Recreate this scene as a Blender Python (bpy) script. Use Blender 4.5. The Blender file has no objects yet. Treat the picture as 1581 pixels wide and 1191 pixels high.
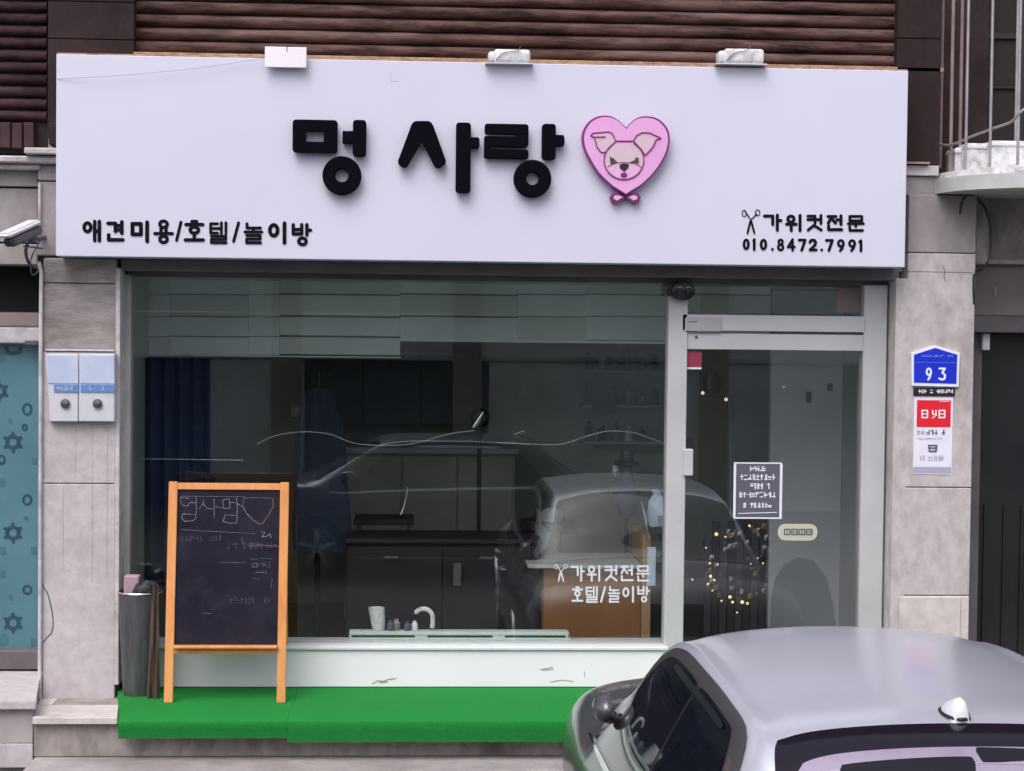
import bpy, bmesh, math, random
from mathutils import Vector, Matrix
import numpy as np
random.seed(7)
SC = bpy.context.scene
COL = SC.collection
# ------------------------------------------------------------------ camera
F, CX, CY = 2700.0, 790.5, 595.5
CAMZ = 2.6
YAW, PIT, ROL = math.radians(3.1463), math.radians(-1.7476), math.radians(0.6373)
fw = Vector((math.sin(YAW)*math.cos(PIT), math.cos(YAW)*math.cos(PIT), math.sin(PIT)))
ri = fw.cross(Vector((0, 0, 1))).normalized(); up = ri.cross(fw)
RR = ri*math.cos(ROL) + up*math.sin(ROL); UU = up*math.cos(ROL) - ri*math.sin(ROL)
cam_d = bpy.data.cameras.new('camera'); cam = bpy.data.objects.new('camera', cam_d); COL.objects.link(cam)
m = Matrix.Identity(4)
for i in range(3):
    m[i][0] = RR[i]; m[i][1] = UU[i]; m[i][2] = -fw[i]
m[2][3] = CAMZ
cam.matrix_world = m
cam_d.sensor_width = 36; cam_d.lens = F/1581*36; cam_d.clip_end = 500; cam_d.clip_start = .05
SC.camera = cam
# ------------------------------------------------------------------ light
SUN_EL, SUN_AZ = math.radians(56), math.radians(205)      # azimuth clockwise from +Y
w = bpy.data.worlds.new('World'); SC.world = w; w.use_nodes = True
nt = w.node_tree; nt.nodes.clear()
sky = nt.nodes.new('ShaderNodeTexSky'); sky.sky_type = 'NISHITA'; sky.sun_disc = False
sky.sun_elevation = SUN_EL; sky.sun_rotation = SUN_AZ; sky.dust_density = 3.5; sky.air_density = 1.0; sky.ozone_density = 1.0
hs = nt.nodes.new('ShaderNodeHueSaturation'); hs.inputs['Saturation'].default_value = .36
tint = nt.nodes.new('ShaderNodeMixRGB'); tint.blend_type = 'MULTIPLY'; tint.inputs[0].default_value = 1
tint.inputs[2].default_value = (1.0, .975, 1.035, 1)
bg = nt.nodes.new('ShaderNodeBackground'); bg.inputs['Strength'].default_value = 0.15
wo = nt.nodes.new('ShaderNodeOutputWorld')
nt.links.new(sky.outputs[0], hs.inputs['Color']); nt.links.new(hs.outputs[0], tint.inputs[1])
nt.links.new(tint.outputs[0], bg.inputs[0]); nt.links.new(bg.outputs[0], wo.inputs[0])
sd = bpy.data.lights.new('sun', 'SUN'); sd.energy = .9; sd.angle = math.radians(45); sd.color = (1, .965, .93)
so = bpy.data.objects.new('sun', sd); COL.objects.link(so)
sv = Vector((math.sin(SUN_AZ)*math.cos(SUN_EL), math.cos(SUN_AZ)*math.cos(SUN_EL), math.sin(SUN_EL)))
so.rotation_euler = sv.to_track_quat('Z', 'Y').to_euler(); so.location = sv*30
SC.view_settings.view_transform = 'Standard'; SC.view_settings.look = 'None'
SC.view_settings.exposure = 0.66; SC.view_settings.gamma = 1; SC.view_settings.use_curve_mapping = False
SC.render.resolution_x = 1024; SC.render.resolution_y = 771

# ------------------------------------------------------------------ helpers
def P(px, py, Y):
    d = fw + RR*((px-CX)/F) - UU*((py-CY)/F)
    k = Y/d.y
    return Vector((d.x*k, Y, d.z*k+CAMZ))
def PZ(px, py, z):
    d = fw + RR*((px-CX)/F) - UU*((py-CY)/F)
    k = (z-CAMZ)/d.z
    return Vector((d.x*k, d.y*k, z))
def R(a, b, c, d, Y):                         # pixel corners (left,top)(right,bottom) on plane Y -> x0,x1,z0,z1
    A = P(a, b, Y); B = P(c, d, Y)
    return A.x, B.x, B.z, A.z
def box(bm, x0, x1, y0, y1, z0, z1, bev=0.0, seg=1):
    r = bmesh.ops.create_cube(bm, size=1)
    vs = r['verts']
    for v in vs:
        v.co = Vector(((x0+x1)/2+v.co.x*(x1-x0), (y0+y1)/2+v.co.y*(y1-y0), (z0+z1)/2+v.co.z*(z1-z0)))
    if bev > 0:
        es = list({e for v in vs for e in v.link_edges})
        bmesh.ops.bevel(bm, geom=es, offset=bev, segments=seg, profile=.5, affect='EDGES')
def rbox(bm, a, b, c, d, Y, depth, bev=0.0, seg=1, back=0):
    x0, x1, z0, z1 = R(a, b, c, d, Y)
    box(bm, x0, x1, Y, Y+depth, z0, z1, bev, seg)
def prism(bm, pts, y0, y1, bev=0.0):
    """pts: (x,z) outline, extruded y0 (front) .. y1"""
    f = [bm.verts.new((x, y0, z)) for x, z in pts]; b = [bm.verts.new((x, y1, z)) for x, z in pts]
    n = len(pts); fs = []
    fs.append(bm.faces.new(f)); fs.append(bm.faces.new(b[::-1]))
    for i in range(n):
        fs.append(bm.faces.new((f[(i+1) % n], f[i], b[i], b[(i+1) % n])))
    if bev > 0:
        es = [e for e in fs[0].edges]
        bmesh.ops.bevel(bm, geom=es, offset=bev, segments=2, profile=.5, affect='EDGES')
def ring(bm, cx, cz, ro, ri_, y0, y1, n=32, bev=0, sx=1):
    k = [(math.cos(2*math.pi*i/n), math.sin(2*math.pi*i/n)) for i in range(n)]
    prof = [(ri_, y1), (ri_, y0+bev), (ri_+bev, y0), (ro-bev, y0), (ro, y0+bev), (ro, y1)] if bev else [(ri_, y1), (ri_, y0), (ro, y0), (ro, y1)]
    rows = [[bm.verts.new((cx+c*r*sx, y, cz+s*r)) for c, s in k] for r, y in prof]
    for j in range(len(rows)-1):
        for i in range(n):
            bm.faces.new((rows[j][i], rows[j][(i+1) % n], rows[j+1][(i+1) % n], rows[j+1][i]))
def tube(bm, pts, r, n=8, cap=True):
    pts = [Vector(p) for p in pts]; rows = []
    rs = r if isinstance(r, (list, tuple)) else [r]*len(pts)
    for i, p in enumerate(pts):
        t = (pts[min(i+1, len(pts)-1)] - pts[max(i-1, 0)]).normalized()
        a = t.cross(Vector((0, 0, 1)) if abs(t.z) < .9 else Vector((1, 0, 0))).normalized(); b = t.cross(a)
        rows.append([bm.verts.new(p+(a*math.cos(2*math.pi*k/n)+b*math.sin(2*math.pi*k/n))*rs[i]) for k in range(n)])
    for j in range(len(rows)-1):
        for k in range(n):
            bm.faces.new((rows[j][k], rows[j][(k+1) % n], rows[j+1][(k+1) % n], rows[j+1][k]))
    if cap:
        bm.faces.new(rows[0]); bm.faces.new(rows[-1][::-1])
def lathe(bm, c, prof, n=24, axis='z'):
    rows = []
    for r, h in prof:
        row = []
        for k in range(n):
            a = 2*math.pi*k/n
            if axis == 'z': co = (c[0]+r*math.cos(a), c[1]+r*math.sin(a), c[2]+h)
            elif axis == 'y': co = (c[0]+r*math.cos(a), c[1]+h, c[2]+r*math.sin(a))
            else: co = (c[0]+h, c[1]+r*math.cos(a), c[2]+r*math.sin(a))
            row.append(bm.verts.new(co))
        rows.append(row)
    for j in range(len(rows)-1):
        for k in range(n):
            bm.faces.new((rows[j][k], rows[j][(k+1) % n], rows[j+1][(k+1) % n], rows[j+1][k]))
    if prof[0][0] > 1e-4: bm.faces.new(rows[0])
    if prof[-1][0] > 1e-4: bm.faces.new(rows[-1][::-1])
def cr(pts, n=6, closed=False):
    """catmull-rom through points (any dimension)"""
    pts = [np.array(p, float) for p in pts]; out = []; N = len(pts)
    for i in range(N if closed else N-1):
        g = (lambda k: pts[k % N]) if closed else (lambda k: pts[max(0, min(N-1, k))])
        p0, p1, p2, p3 = g(i-1), g(i), g(i+1), g(i+2)
        for j in range(n):
            t = j/n
            out.append(.5*((2*p1)+(p2-p0)*t+(2*p0-5*p1+4*p2-p3)*t*t+(3*p1-p0-3*p2+p3)*t**3))
    if not closed: out.append(pts[-1])
    return [tuple(o) for o in out]
NEW = bmesh.new
def link(name, bm, mat, parent=None, origin=None, smooth=False, local=False):
    bmesh.ops.recalc_face_normals(bm, faces=bm.faces)
    org = None
    if parent is not None:
        r = parent
        while r.parent: r = r.parent
        org = Vector((0, 0, 0)) if local else Vector(r.get('_o', (0, 0, 0)))
    elif origin is not None: org = Vector(origin)
    else:
        vs = [v.co for v in bm.verts]
        org = Vector(((min(v.x for v in vs)+max(v.x for v in vs))/2, (min(v.y for v in vs)+max(v.y for v in vs))/2, min(v.z for v in vs)))
    bmesh.ops.translate(bm, verts=bm.verts, vec=-org)
    me = bpy.data.meshes.new(name); bm.to_mesh(me); bm.free()
    for mm in (mat if isinstance(mat, (list, tuple)) else [mat]): me.materials.append(mm)
    if smooth:
        for p in me.polygons: p.use_smooth = True
        if smooth != 'all':
            me.set_sharp_from_angle(angle=math.radians(40))
    o = bpy.data.objects.new(name, me); COL.objects.link(o)
    if parent is not None: o.parent = parent
    else: o.location = org; o['_o'] = tuple(org)
    return o
def thing(name, label, cat, loc, group=None, kind=None):
    o = bpy.data.objects.new(name, None); COL.objects.link(o); o.location = loc; o.empty_display_size = .1
    o['_o'] = tuple(loc); o['label'] = label; o['category'] = cat
    if group: o['group'] = group
    if kind: o['kind'] = kind
    return o
def tag(o, label=None, cat=None, group=None, kind=None):
    if label: o['label'] = label
    if cat: o['category'] = cat
    if group: o['group'] = group
    if kind: o['kind'] = kind
    return o
def mat(name, c, rough=.6, c2=None, scale=6, bump=0.0, bscale=60, metal=0, spec=.5, coat=0, stretch=(1, 1, 1), detail=6, c3=None, s3=1.2, alpha=None, emit=None):
    mt = bpy.data.materials.new(name); mt.use_nodes = True
    N = mt.node_tree.nodes; L = mt.node_tree.links; b = N['Principled BSDF']
    b.inputs['Base Color'].default_value = (*c, 1); b.inputs['Roughness'].default_value = rough
    b.inputs['Metallic'].default_value = metal; b.inputs['Specular IOR Level'].default_value = spec
    b.inputs['Coat Weight'].default_value = coat; b.inputs['Coat Roughness'].default_value = .16 if name.startswith('car') else .05
    if c2 or bump:
        tc = N.new('ShaderNodeTexCoord'); mp = N.new('ShaderNodeMapping'); mp.inputs['Scale'].default_value = stretch
        ge = N.new('ShaderNodeNewGeometry')
        L.new(ge.outputs['Position'] if name not in LOCALS else tc.outputs['Object'], mp.inputs[0])
    if c2:
        n = N.new('ShaderNodeTexNoise'); n.inputs['Scale'].default_value = scale; n.inputs['Detail'].default_value = detail; n.inputs['Roughness'].default_value = .65
        L.new(mp.outputs[0], n.inputs[0])
        rp = N.new('ShaderNodeValToRGB'); rp.color_ramp.elements[0].position = .36; rp.color_ramp.elements[1].position = .62
        rp.color_ramp.elements[0].color = (*c, 1); rp.color_ramp.elements[1].color = (*c2, 1)
        L.new(n.outputs[0], rp.inputs[0]); out = rp.outputs[0]
        if c3:
            n3 = N.new('ShaderNodeTexNoise'); n3.inputs['Scale'].default_value = s3; n3.inputs['Detail'].default_value = 8; n3.inputs['Roughness'].default_value = .7
            L.new(mp.outputs[0], n3.inputs[0])
            r3 = N.new('ShaderNodeValToRGB'); r3.color_ramp.elements[0].position = .5; r3.color_ramp.elements[1].position = .72
            L.new(n3.outputs[0], r3.inputs[0])
            mx = N.new('ShaderNodeMixRGB'); L.new(r3.outputs[0], mx.inputs[0]); L.new(out, mx.inputs[1]); mx.inputs[2].default_value = (*c3, 1)
            out = mx.outputs[0]
        L.new(out, b.inputs['Base Color'])
        rr = N.new('ShaderNodeMapRange'); rr.inputs['To Min'].default_value = max(0.02, rough-.08); rr.inputs['To Max'].default_value = min(1, rough+.1)
        L.new(n.outputs[0], rr.inputs[0]); L.new(rr.outputs[0], b.inputs['Roughness'])
    if bump:
        n2 = N.new('ShaderNodeTexNoise'); n2.inputs['Scale'].default_value = bscale; n2.inputs['Detail'].default_value = 5
        L.new(mp.outputs[0], n2.inputs[0])
        bp = N.new('ShaderNodeBump'); bp.inputs['Strength'].default_value = bump; bp.inputs['Distance'].default_value = .004
        L.new(n2.outputs[0], bp.inputs['Height']); L.new(bp.outputs[0], b.inputs['Normal'])
    if emit:
        b.inputs['Emission Color'].default_value = (*emit[0], 1); b.inputs['Emission Strength'].default_value = emit[1]
    return mt
LOCALS = {'car_silver', 'car_dark'}
def glassmat(name, tintc, refl, rough=0.0):
    mt = bpy.data.materials.new(name); mt.use_nodes = True
    N = mt.node_tree.nodes; L = mt.node_tree.links; N.clear()
    o = N.new('ShaderNodeOutputMaterial'); t = N.new('ShaderNodeBsdfTransparent'); t.inputs[0].default_value = (*tintc, 1)
    g = N.new('ShaderNodeBsdfGlossy'); g.inputs['Roughness'].default_value = rough; g.inputs[0].default_value = (.93, 1, .98, 1)
    lw = N.new('ShaderNodeLayerWeight'); lw.inputs[0].default_value = .5
    mr = N.new('ShaderNodeMapRange'); mr.inputs['To Min'].default_value = refl; mr.inputs['To Max'].default_value = .9
    pw = N.new('ShaderNodeMath'); pw.operation = 'POWER'; pw.inputs[1].default_value = 4
    L.new(lw.outputs['Facing'], pw.inputs[0]); L.new(pw.outputs[0], mr.inputs[0])
    mx = N.new('ShaderNodeMixShader'); L.new(mr.outputs[0], mx.inputs[0]); L.new(t.outputs[0], mx.inputs[1]); L.new(g.outputs[0], mx.inputs[2])
    L.new(mx.outputs[0], o.inputs[0])
    return mt

M = {}
M['concrete'] = mat('concrete', (.27, .245, .235), .88, (.40, .365, .355), 3.2, .5, 140, c3=(.22, .19, .18), s3=1.1, stretch=(1, 1, .55))
M['formed'] = mat('board_formed_concrete', (.21, .185, .17), .9, (.36, .325, .305), 7, .9, 70, stretch=(.6, 1, 2.0), c3=(.17, .145, .135), s3=1.6)
M['granite'] = mat('pale_stone', (.45, .41, .41), .8, (.55, .505, .51), 16, .6, 260, c3=(.42, .375, .37), s3=3.5)
M['granite_r'] = mat('pale_stone_right', (.41, .37, .36), .82, (.54, .50, .49), 16.0, .45, 220, c3=(.29, .25, .23), s3=2.3, stretch=(1, 1, .6))
M['stained'] = mat('stained_concrete', (.20, .175, .16), .92, (.36, .325, .30), 7, .8, 90, c3=(.13, .115, .09), s3=3, stretch=(1, 1, .5))
M['plinth'] = mat('plinth_stone', (.50, .455, .425), .8, (.62, .575, .55), 8, .4, 200, c3=(.38, .32, .28), s3=2.6)
M['sign'] = mat('sign_sheet', (.60, .598, .70), .42, (.625, .622, .725), .8, .04, 4, spec=.4)
M['sign_edge'] = mat('sign_edge', (.30, .29, .33), .5)
M['black_letter'] = mat('black_letter', (.0025, .0025, .006), .8, spec=.06)
M['letter_side'] = mat('black_vinyl', (.006, .006, .008), .8, spec=.1)
M['pink'] = mat('pink_acrylic', (.70, .34, .62), .4, (.74, .38, .66), 3, spec=.4)
M['magenta'] = mat('magenta_line', (.22, .012, .15), .4)
M['beige'] = mat('dog_face', (.62, .46, .52), .4)
M['muzzle'] = mat('dog_muzzle', (.70, .42, .62), .4)
M['olive'] = mat('dog_eye', (.05, .065, .02), .4)
M['louver'] = mat('fired_clay', (.022, .0125, .011), .8, (.135, .074, .064), 9, .9, 120, c3=(.22, .145, .125), s3=2.2, stretch=(.35, 1, 2.5), spec=.12)
M['louver_l'] = mat('fired_clay_plum', (.022, .010, .012), .8, (.062, .032, .034), 9, .9, 120, c3=(.02, .010, .012), s3=4, stretch=(.6, 1, 1.5), spec=.12)
M['brick'] = mat('plum_brick', (.035, .012, .018), .8, (.06, .022, .028), 14, .7, 120)
M['brownstone'] = mat('brown_cladding', (.028, .0175, .018), .75, (.042, .028, .028), 3, .5, 150, c3=(.02, .013, .013), s3=2, spec=.12)
M['mortar'] = mat('dark_mortar', (.02, .014, .014), .9)
M['trimtan'] = mat('rusty_trim', (.22, .12, .07), .7, (.42, .28, .17), 18, .4, 80)
M['whitestone'] = mat('white_coping', (.42, .385, .39), .8, (.60, .56, .57), 8, .4, 120, c3=(.30, .25, .24), s3=5)
M['alu'] = mat('pale_aluminium', (.50, .495, .505), .45, (.56, .555, .565), 2, .05, 30, metal=.15)
M['alu_dim'] = mat('aged_aluminium', (.36, .35, .34), .5, (.44, .43, .42), 3, .1, 40)
M['revealbrown'] = mat('reveal_brown', (.16, .135, .13), .7, (.20, .17, .165), 5, .3, 60)
M['darkmetal'] = mat('dark_lintel', (.10, .088, .092), .5, (.14, .125, .13), 4, .1, 40)
M['white'] = mat('white_paint', (.82, .765, .81), .5, (.86, .81, .855), 2, .1, 30)
M['whitepl'] = mat('white_plastic', (.72, .72, .75), .35, (.66, .66, .69), 12, spec=.5)
M['dirtywhite'] = mat('dirty_white', (.55, .55, .54), .6, (.78, .77, .78), 14, .3, 50, c3=(.28, .26, .24), s3=12)
M['green'] = mat('green_turf_carpet', (.014, .20, .034), .95, (.021, .235, .045), 60, .7, 420, c3=(.016, .20, .036), s3=2.5, spec=.1)
M['orange'] = mat('orange_wood', (.66, .27, .075), .5, (.74, .33, .11), 3, .2, 60, stretch=(4, 4, .5), c3=(.55, .20, .05), s3=5)
M['chalk'] = mat('chalkboard', (.008, .0075, .018), .7, (.016, .015, .026), 3.5, .05, 50, c3=(.024, .022, .034), s3=4, spec=.15)
M['chalkline'] = mat('chalk_mark', (.30, .32, .36), .95, (.10, .10, .13), 60)
M['chalkmid'] = mat('rubbed_chalk_mark', (.09, .09, .12), .95, (.18, .18, .22), 40)
M['chalkdim'] = mat('faint_chalk_mark', (.025, .025, .045), .95, (.07, .07, .10), 40)
M['chalkred'] = mat('orange_chalk', (.42, .14, .08), .95)
M['steel'] = mat('bin_steel', (.07, .075, .08), .5, (.11, .115, .12), 6, metal=.5, stretch=(6, 6, .6))
M['chrome'] = mat('chrome', (.8, .8, .82), .12, metal=1)
M['black'] = mat('black_plastic', (.012, .012, .014), .4)
M['rubber'] = mat('black_rubber', (.014, .014, .015), .8, (.022, .022, .022), 20)
M['bagdark'] = mat('bin_liner', (.02, .02, .022), .3)
M['bagtan'] = mat('tan_cloth', (.13, .095, .075), .9, (.19, .14, .11), 10, .3, 90)
M['pinkbox'] = mat('faded_pink_card', (.38, .26, .30), .8)
M['teal'] = mat('frosted_teal_glass', (.075, .185, .225), .35, (.095, .225, .265), 2, spec=.6, coat=.3)
M['tealdark'] = mat('teal_print', (.012, .05, .07), .5, (.02, .075, .10), 20)
M['tealmid'] = mat('faded_teal_print', (.045, .13, .165), .5, (.06, .16, .2), 20)
M['blackvoid'] = mat('unlit_dark', (.006, .006, .007), .8)
M['beam'] = mat('brown_beam', (.21, .165, .15), .6, (.25, .2, .18), 4)
M['blue'] = mat('address_blue', (.006, .025, .52), .35, (.008, .03, .57), 4)
M['printw'] = mat('print_white', (.75, .76, .80), .6)
M['printdark'] = mat('print_dark', (.10, .10, .14), .7)
M['printgrey'] = mat('print_grey', (.40, .36, .50), .7)
M['red'] = mat('notice_red', (.72, .008, .022), .5)
M['paper'] = mat('notice_paper', (.72, .69, .80), .7, (.78, .76, .84), 20)
M['bluebox'] = mat('pale_blue_plastic', (.52, .60, .78), .35, (.62, .68, .82), 8)
M['bluetape'] = mat('blue_label', (.10, .24, .58), .5, (.18, .32, .66), 70)
M['brass'] = mat('old_lock_metal', (.18, .16, .13), .35, metal=.8)
M['pinksticker'] = mat('crimson_sticker', (.30, .03, .07), .5)
M['cream'] = mat('cream_sticker', (.50, .52, .38), .6)
M['decal'] = mat('white_vinyl', (.66, .68, .72), .6)
M['iwall'] = mat('grey_green_wall', (.28, .30, .265), .85, (.35, .36, .315), 2.5, .1, 40)
M['iwall2'] = mat('pale_teal_wall', (.60, .62, .64), .85, (.66, .685, .70), 2.5, .1, 40)
M['iceil'] = mat('interior_ceiling', (.34, .36, .36), .9)
M['ifloor'] = mat('dark_timber_floor', (.05, .038, .032), .5, (.08, .06, .05), 6)
M['navy'] = mat('navy_curtain', (.010, .018, .05), .8, (.016, .027, .07), 3, .3, 60)
M['denim'] = mat('navy_cloth', (.018, .026, .052), .9, (.03, .042, .075), 6, .4, 80)
M['wood'] = mat('brown_counter_wood', (.21, .088, .03), .5, (.27, .115, .04), 3, .2, 50, stretch=(1, 1, .25))
M['panel'] = mat('reflection_band_grey_teal', (.62, .655, .68), .7, (.76, .79, .81), 1.6)
M['panel2'] = mat('reflection_band_grey', (.55, .57, .57), .7, (.66, .68, .67), 1.6)
M['plum'] = mat('dark_plum_laminate', (.014, .010, .014), .5, (.02, .014, .02), 3)
M['cab'] = mat('olive_cabinet', (.25, .25, .20), .6, (.30, .30, .24), 3)
M['tray'] = mat('pale_green_frame', (.52, .60, .55), .5, (.60, .67, .62), 6)
M['archteal'] = mat('dark_teal_arch', (.38, .42, .44), .8)
M['asphalt'] = mat('asphalt', (.045, .045, .047), .92, (.07, .07, .072), 30, .8, 160, c3=(.055, .05, .05), s3=2)
M['oppwall'] = mat('opposite_wall', (.58, .62, .61), .85, (.74, .76, .75), .6, .2, 20, c3=(.30, .31, .30), s3=.5)
M['oppbrown'] = mat('opposite_pier', (.26, .24, .22), .85, (.32, .30, .27), 1.5)
M['oppdark'] = mat('opposite_shutter', (.055, .065, .075), .5, (.08, .09, .10), 2)
M['oppblue'] = mat('opposite_blue_shutter', (.02, .04, .13), .5, (.03, .055, .17), 2)
M['carpaint'] = mat('car_silver', (.62, .63, .71), .40, (.64, .65, .73), 40, metal=.5, coat=1.0)
M['cardark'] = mat('car_dark', (.05, .05, .065), .3, metal=.5, coat=1.0)
M['cargrey'] = mat('gunmetal_trim_and_shade', (.10, .10, .108), .32, metal=.5, coat=.6)
M['carglass'] = mat('dark_car_glass', (.006, .007, .012), .03, spec=.9)
M['frit'] = mat('black_glass_border', (.008, .006, .012), .12, spec=.35)
M['rearglass'] = mat('rear_glass_sky_reflection', (.50, .40, .52), .08, (.60, .50, .60), 3, metal=.8)  # pinkish sky reflection put into the glass colour
M['lamplens'] = mat('red_lens', (.35, .01, .01), .15, coat=1)
M['skinamber'] = mat('amber_glow_pack', (.5, .33, .08), .4)
M['glitter'] = mat('foil_pack', (.8, .8, .75), .2, metal=.9)
M['glass'] = glassmat('window_glass', (.93, .955, .94), .062)
M['glass2'] = glassmat('door_glass', (.945, .95, .95), .075)
M['darkpane'] = mat('dark_pane', (.02, .02, .022), .06, spec=.8)
M['doorblack'] = mat('black_door_panel', (.016, .015, .017), .3, (.022, .021, .023), 2)
M['warmlamp'] = mat('lamp_bulb', (.8, .8, .7), .4, emit=((1, .9, .65), .5))

# ------------------------------------------------------------------ stroke lettering
class Pen:
    """flat or raised strokes drawn on a vertical plane; pixel coordinates locate them on the plane Y"""
    def __init__(s, Y, depth): s.bm = NEW(); s.Y = Y; s.d = depth; s.k = 0
    def seg(s, a, b, w, sq=False):
        A = P(a[0], a[1], s.Y); B = P(b[0], b[1], s.Y); sc = s.Y/F
        w = w*sc/2; dx, dz = B.x-A.x, B.z-A.z; L = math.hypot(dx, dz)
        if L < 1e-6: dx, dz, L = 1e-4, 0, 1e-4
        ang = math.atan2(dz, dx); pts = []
        if sq:
            ux, uz = dx/L, dz/L
            pts = [(B.x-uz*w, B.z+ux*w), (A.x-uz*w, A.z+ux*w), (A.x+uz*w, A.z-ux*w), (B.x+uz*w, B.z-ux*w)]
        else:
            for i in range(7):
                t = ang-math.pi/2+math.pi*i/6; pts.append((B.x+w*math.cos(t), B.z+w*math.sin(t)))
            for i in range(7):
                t = ang+math.pi/2+math.pi*i/6; pts.append((A.x+w*math.cos(t), A.z+w*math.sin(t)))
        s.k += 1; e = (s.k % 23)*.00009
        prism(s.bm, pts, s.Y-s.d-e, s.Y)
    def line(s, pts, w, sq=False):
        for a, b in zip(pts[:-1], pts[1:]): s.seg(a, b, w, sq)
    def oval(s, cx, cy, rx, ry, w, n=22):
        C = P(cx, cy, s.Y); sc = s.Y/F; s.k += 1; e = (s.k % 23)*.00009
        k = [(math.cos(2*math.pi*i/n), math.sin(2*math.pi*i/n)) for i in range(n)]
        prof = [(-.5, 0), (-.5, 1), (.5, 1), (.5, 0)]
        rows = [[s.bm.verts.new((C.x+c*(rx+q*w)*sc, s.Y-(s.d+e)*g, C.z+q2*(ry+q*w)*sc)) for c, q2 in k] for q, g in prof]
        for j in range(3):
            for i in range(n): s.bm.faces.new((rows[j][i], rows[j][(i+1) % n], rows[j+1][(i+1) % n], rows[j+1][i]))
    def poly(s, pts):
        s.k += 1; e = (s.k % 23)*.00009
        q = [P(a, b, s.Y) for a, b in pts]; prism(s.bm, [(v.x, v.z) for v in q], s.Y-s.d-e, s.Y)
    def done(s, name, mt, parent, smooth=False):
        o = link(name, s.bm, mt, parent, smooth=smooth)
        if name.endswith('lettering'): o['kind'] = 'stuff'
        return o
G = {
 '애': [('o', .24, .3, .19, .22), [(.66, 0), (.66, 1)], [(.93, 0), (.93, 1)], [(.66, .5), (.93, .5)]],
 '견': [[(.04, .08), (.48, .08), (.48, .5)], [(.86, 0), (.86, .6)], [(.62, .2), (.86, .2)], [(.62, .42), (.86, .42)], [(.08, .68), (.08, .94), (.92, .94)]],
 '미': [[(.06, .08), (.56, .08), (.56, .64), (.06, .64), (.06, .08)], [(.93, 0), (.93, 1)]],
 '용': [('o', .5, .17, .2, .14), [(.36, .33), (.36, .58)], [(.64, .33), (.64, .58)], [(.02, .58), (.98, .58)], ('o', .5, .83, .2, .14)],
 '호': [[(.38, .02), (.62, .02)], [(.05, .17), (.95, .17)], ('o', .5, .44, .22, .15), [(.5, .62), (.5, .93)], [(.02, .93), (.98, .93)]],
 '텔': [[(.46, .05), (.06, .05), (.06, .52), (.46, .52)], [(.06, .29), (.66, .29)], [(.68, 0), (.68, .56)], [(.94, 0), (.94, .56)], [(.1, .68), (.93, .68), (.93, .84), (.1, .84), (.1, 1), (.95, 1)]],
 '놀': [[(.12, 0), (.12, .22), (.92, .22)], [(.5, .22), (.5, .43)], [(0, .43), (1, .43)], [(.1, .61), (.9, .61), (.9, .8), (.1, .8), (.1, .99), (.92, .99)]],
 '이': [('o', .28, .36, .23, .27), [(.93, 0), (.93, 1)]],
 '방': [[(.06, 0), (.06, .46), (.52, .46), (.52, 0)], [(.06, .24), (.52, .24)], [(.8, 0), (.8, .52)], [(.8, .27), (1, .27)], ('o', .56, .82, .2, .16)],
 '가': [[(.0, .06), (.5, .06), (.5, .62)], [(.78, 0), (.78, 1)], [(.78, .36), (1, .36)]],
 '위': [('o', .3, .24, .22, .2), [(.0, .58), (.66, .58)], [(.32, .58), (.32, 1)], [(.93, 0), (.93, 1)]],
 '컷': [[(.06, .05), (.52, .05), (.52, .52)], [(.06, .28), (.52, .28)], [(.66, .28), (.9, .28)], [(.9, 0), (.9, .55)], [(.5, .62), (.08, .98)], [(.5, .7), (.92, .98)]],
 '전': [[(.04, .05), (.56, .05)], [(.3, .05), (.06, .5)], [(.3, .22), (.54, .5)], [(.64, .28), (.9, .28)], [(.9, 0), (.9, .6)], [(.08, .68), (.08, .96), (.95, .96)]],
 '문': [[(.1, .03), (.9, .03), (.9, .33), (.1, .33), (.1, .03)], [(0, .52), (1, .52)], [(.5, .52), (.5, .72)], [(.1, .7), (.1, .98), (.95, .98)]],
 '0': [('o', .5, .5, .36, .42)], '1': [[(.15, .16), (.55, .04), (.55, 1)]],
 '8': [('o', .5, .26, .3, .22), ('o', .5, .74, .38, .24)], '4': [[(.72, 1), (.72, 0), (.05, .7), (1, .7)]],
 '7': [[(.02, .04), (.95, .04), (.4, 1)]], '2': [[(.06, .25), (.25, .04), (.7, .03), (.92, .25), (.8, .5), (.08, .96), (.98, .96)]],
 '9': [('o', .5, .32, .38, .28), [(.88, .35), (.7, .75), (.4, 1)]], '3': [[(.1, .04), (.85, .04), (.5, .4), (.88, .62), (.8, .92), (.45, 1), (.05, .9)]],
 '.': [[(.5, .94), (.52, .96)]], '/': [[(.95, 0), (.05, 1)]],
}
def glyph(pen, ch, x0, y0, x1, y1, w, slope=.012, sq=False):
    f = lambda u, v: (x0+w/2+(x1-x0-w)*u, y0+w/2+(y1-y0-w)*v)
    for s in G[ch]:
        if s[0] == 'o': c = f(s[1], s[2]); pen.oval(c[0], c[1], s[3]*(x1-x0-w), s[4]*(y1-y0-w), w)
        else: pen.line([f(*p) for p in s], w, sq)
def scribble(pen, x0, y0, x1, y1, n, w, rnd):
    """rows of small unreadable characters as the photograph shows them"""
    cw = (x1-x0)/n
    for i in range(n):
        a = x0+cw*i+cw*.1; b = a+cw*.72
        if rnd.random() < .12: continue
        for _ in range(3):
            if rnd.random() < .5: X = rnd.uniform(a, b); pen.line([(X, y0), (X+rnd.uniform(-.5, .5), y1)], w)
            else: Yv = rnd.uniform(y0, y1); pen.line([(a, Yv), (b, Yv)], w)

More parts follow.
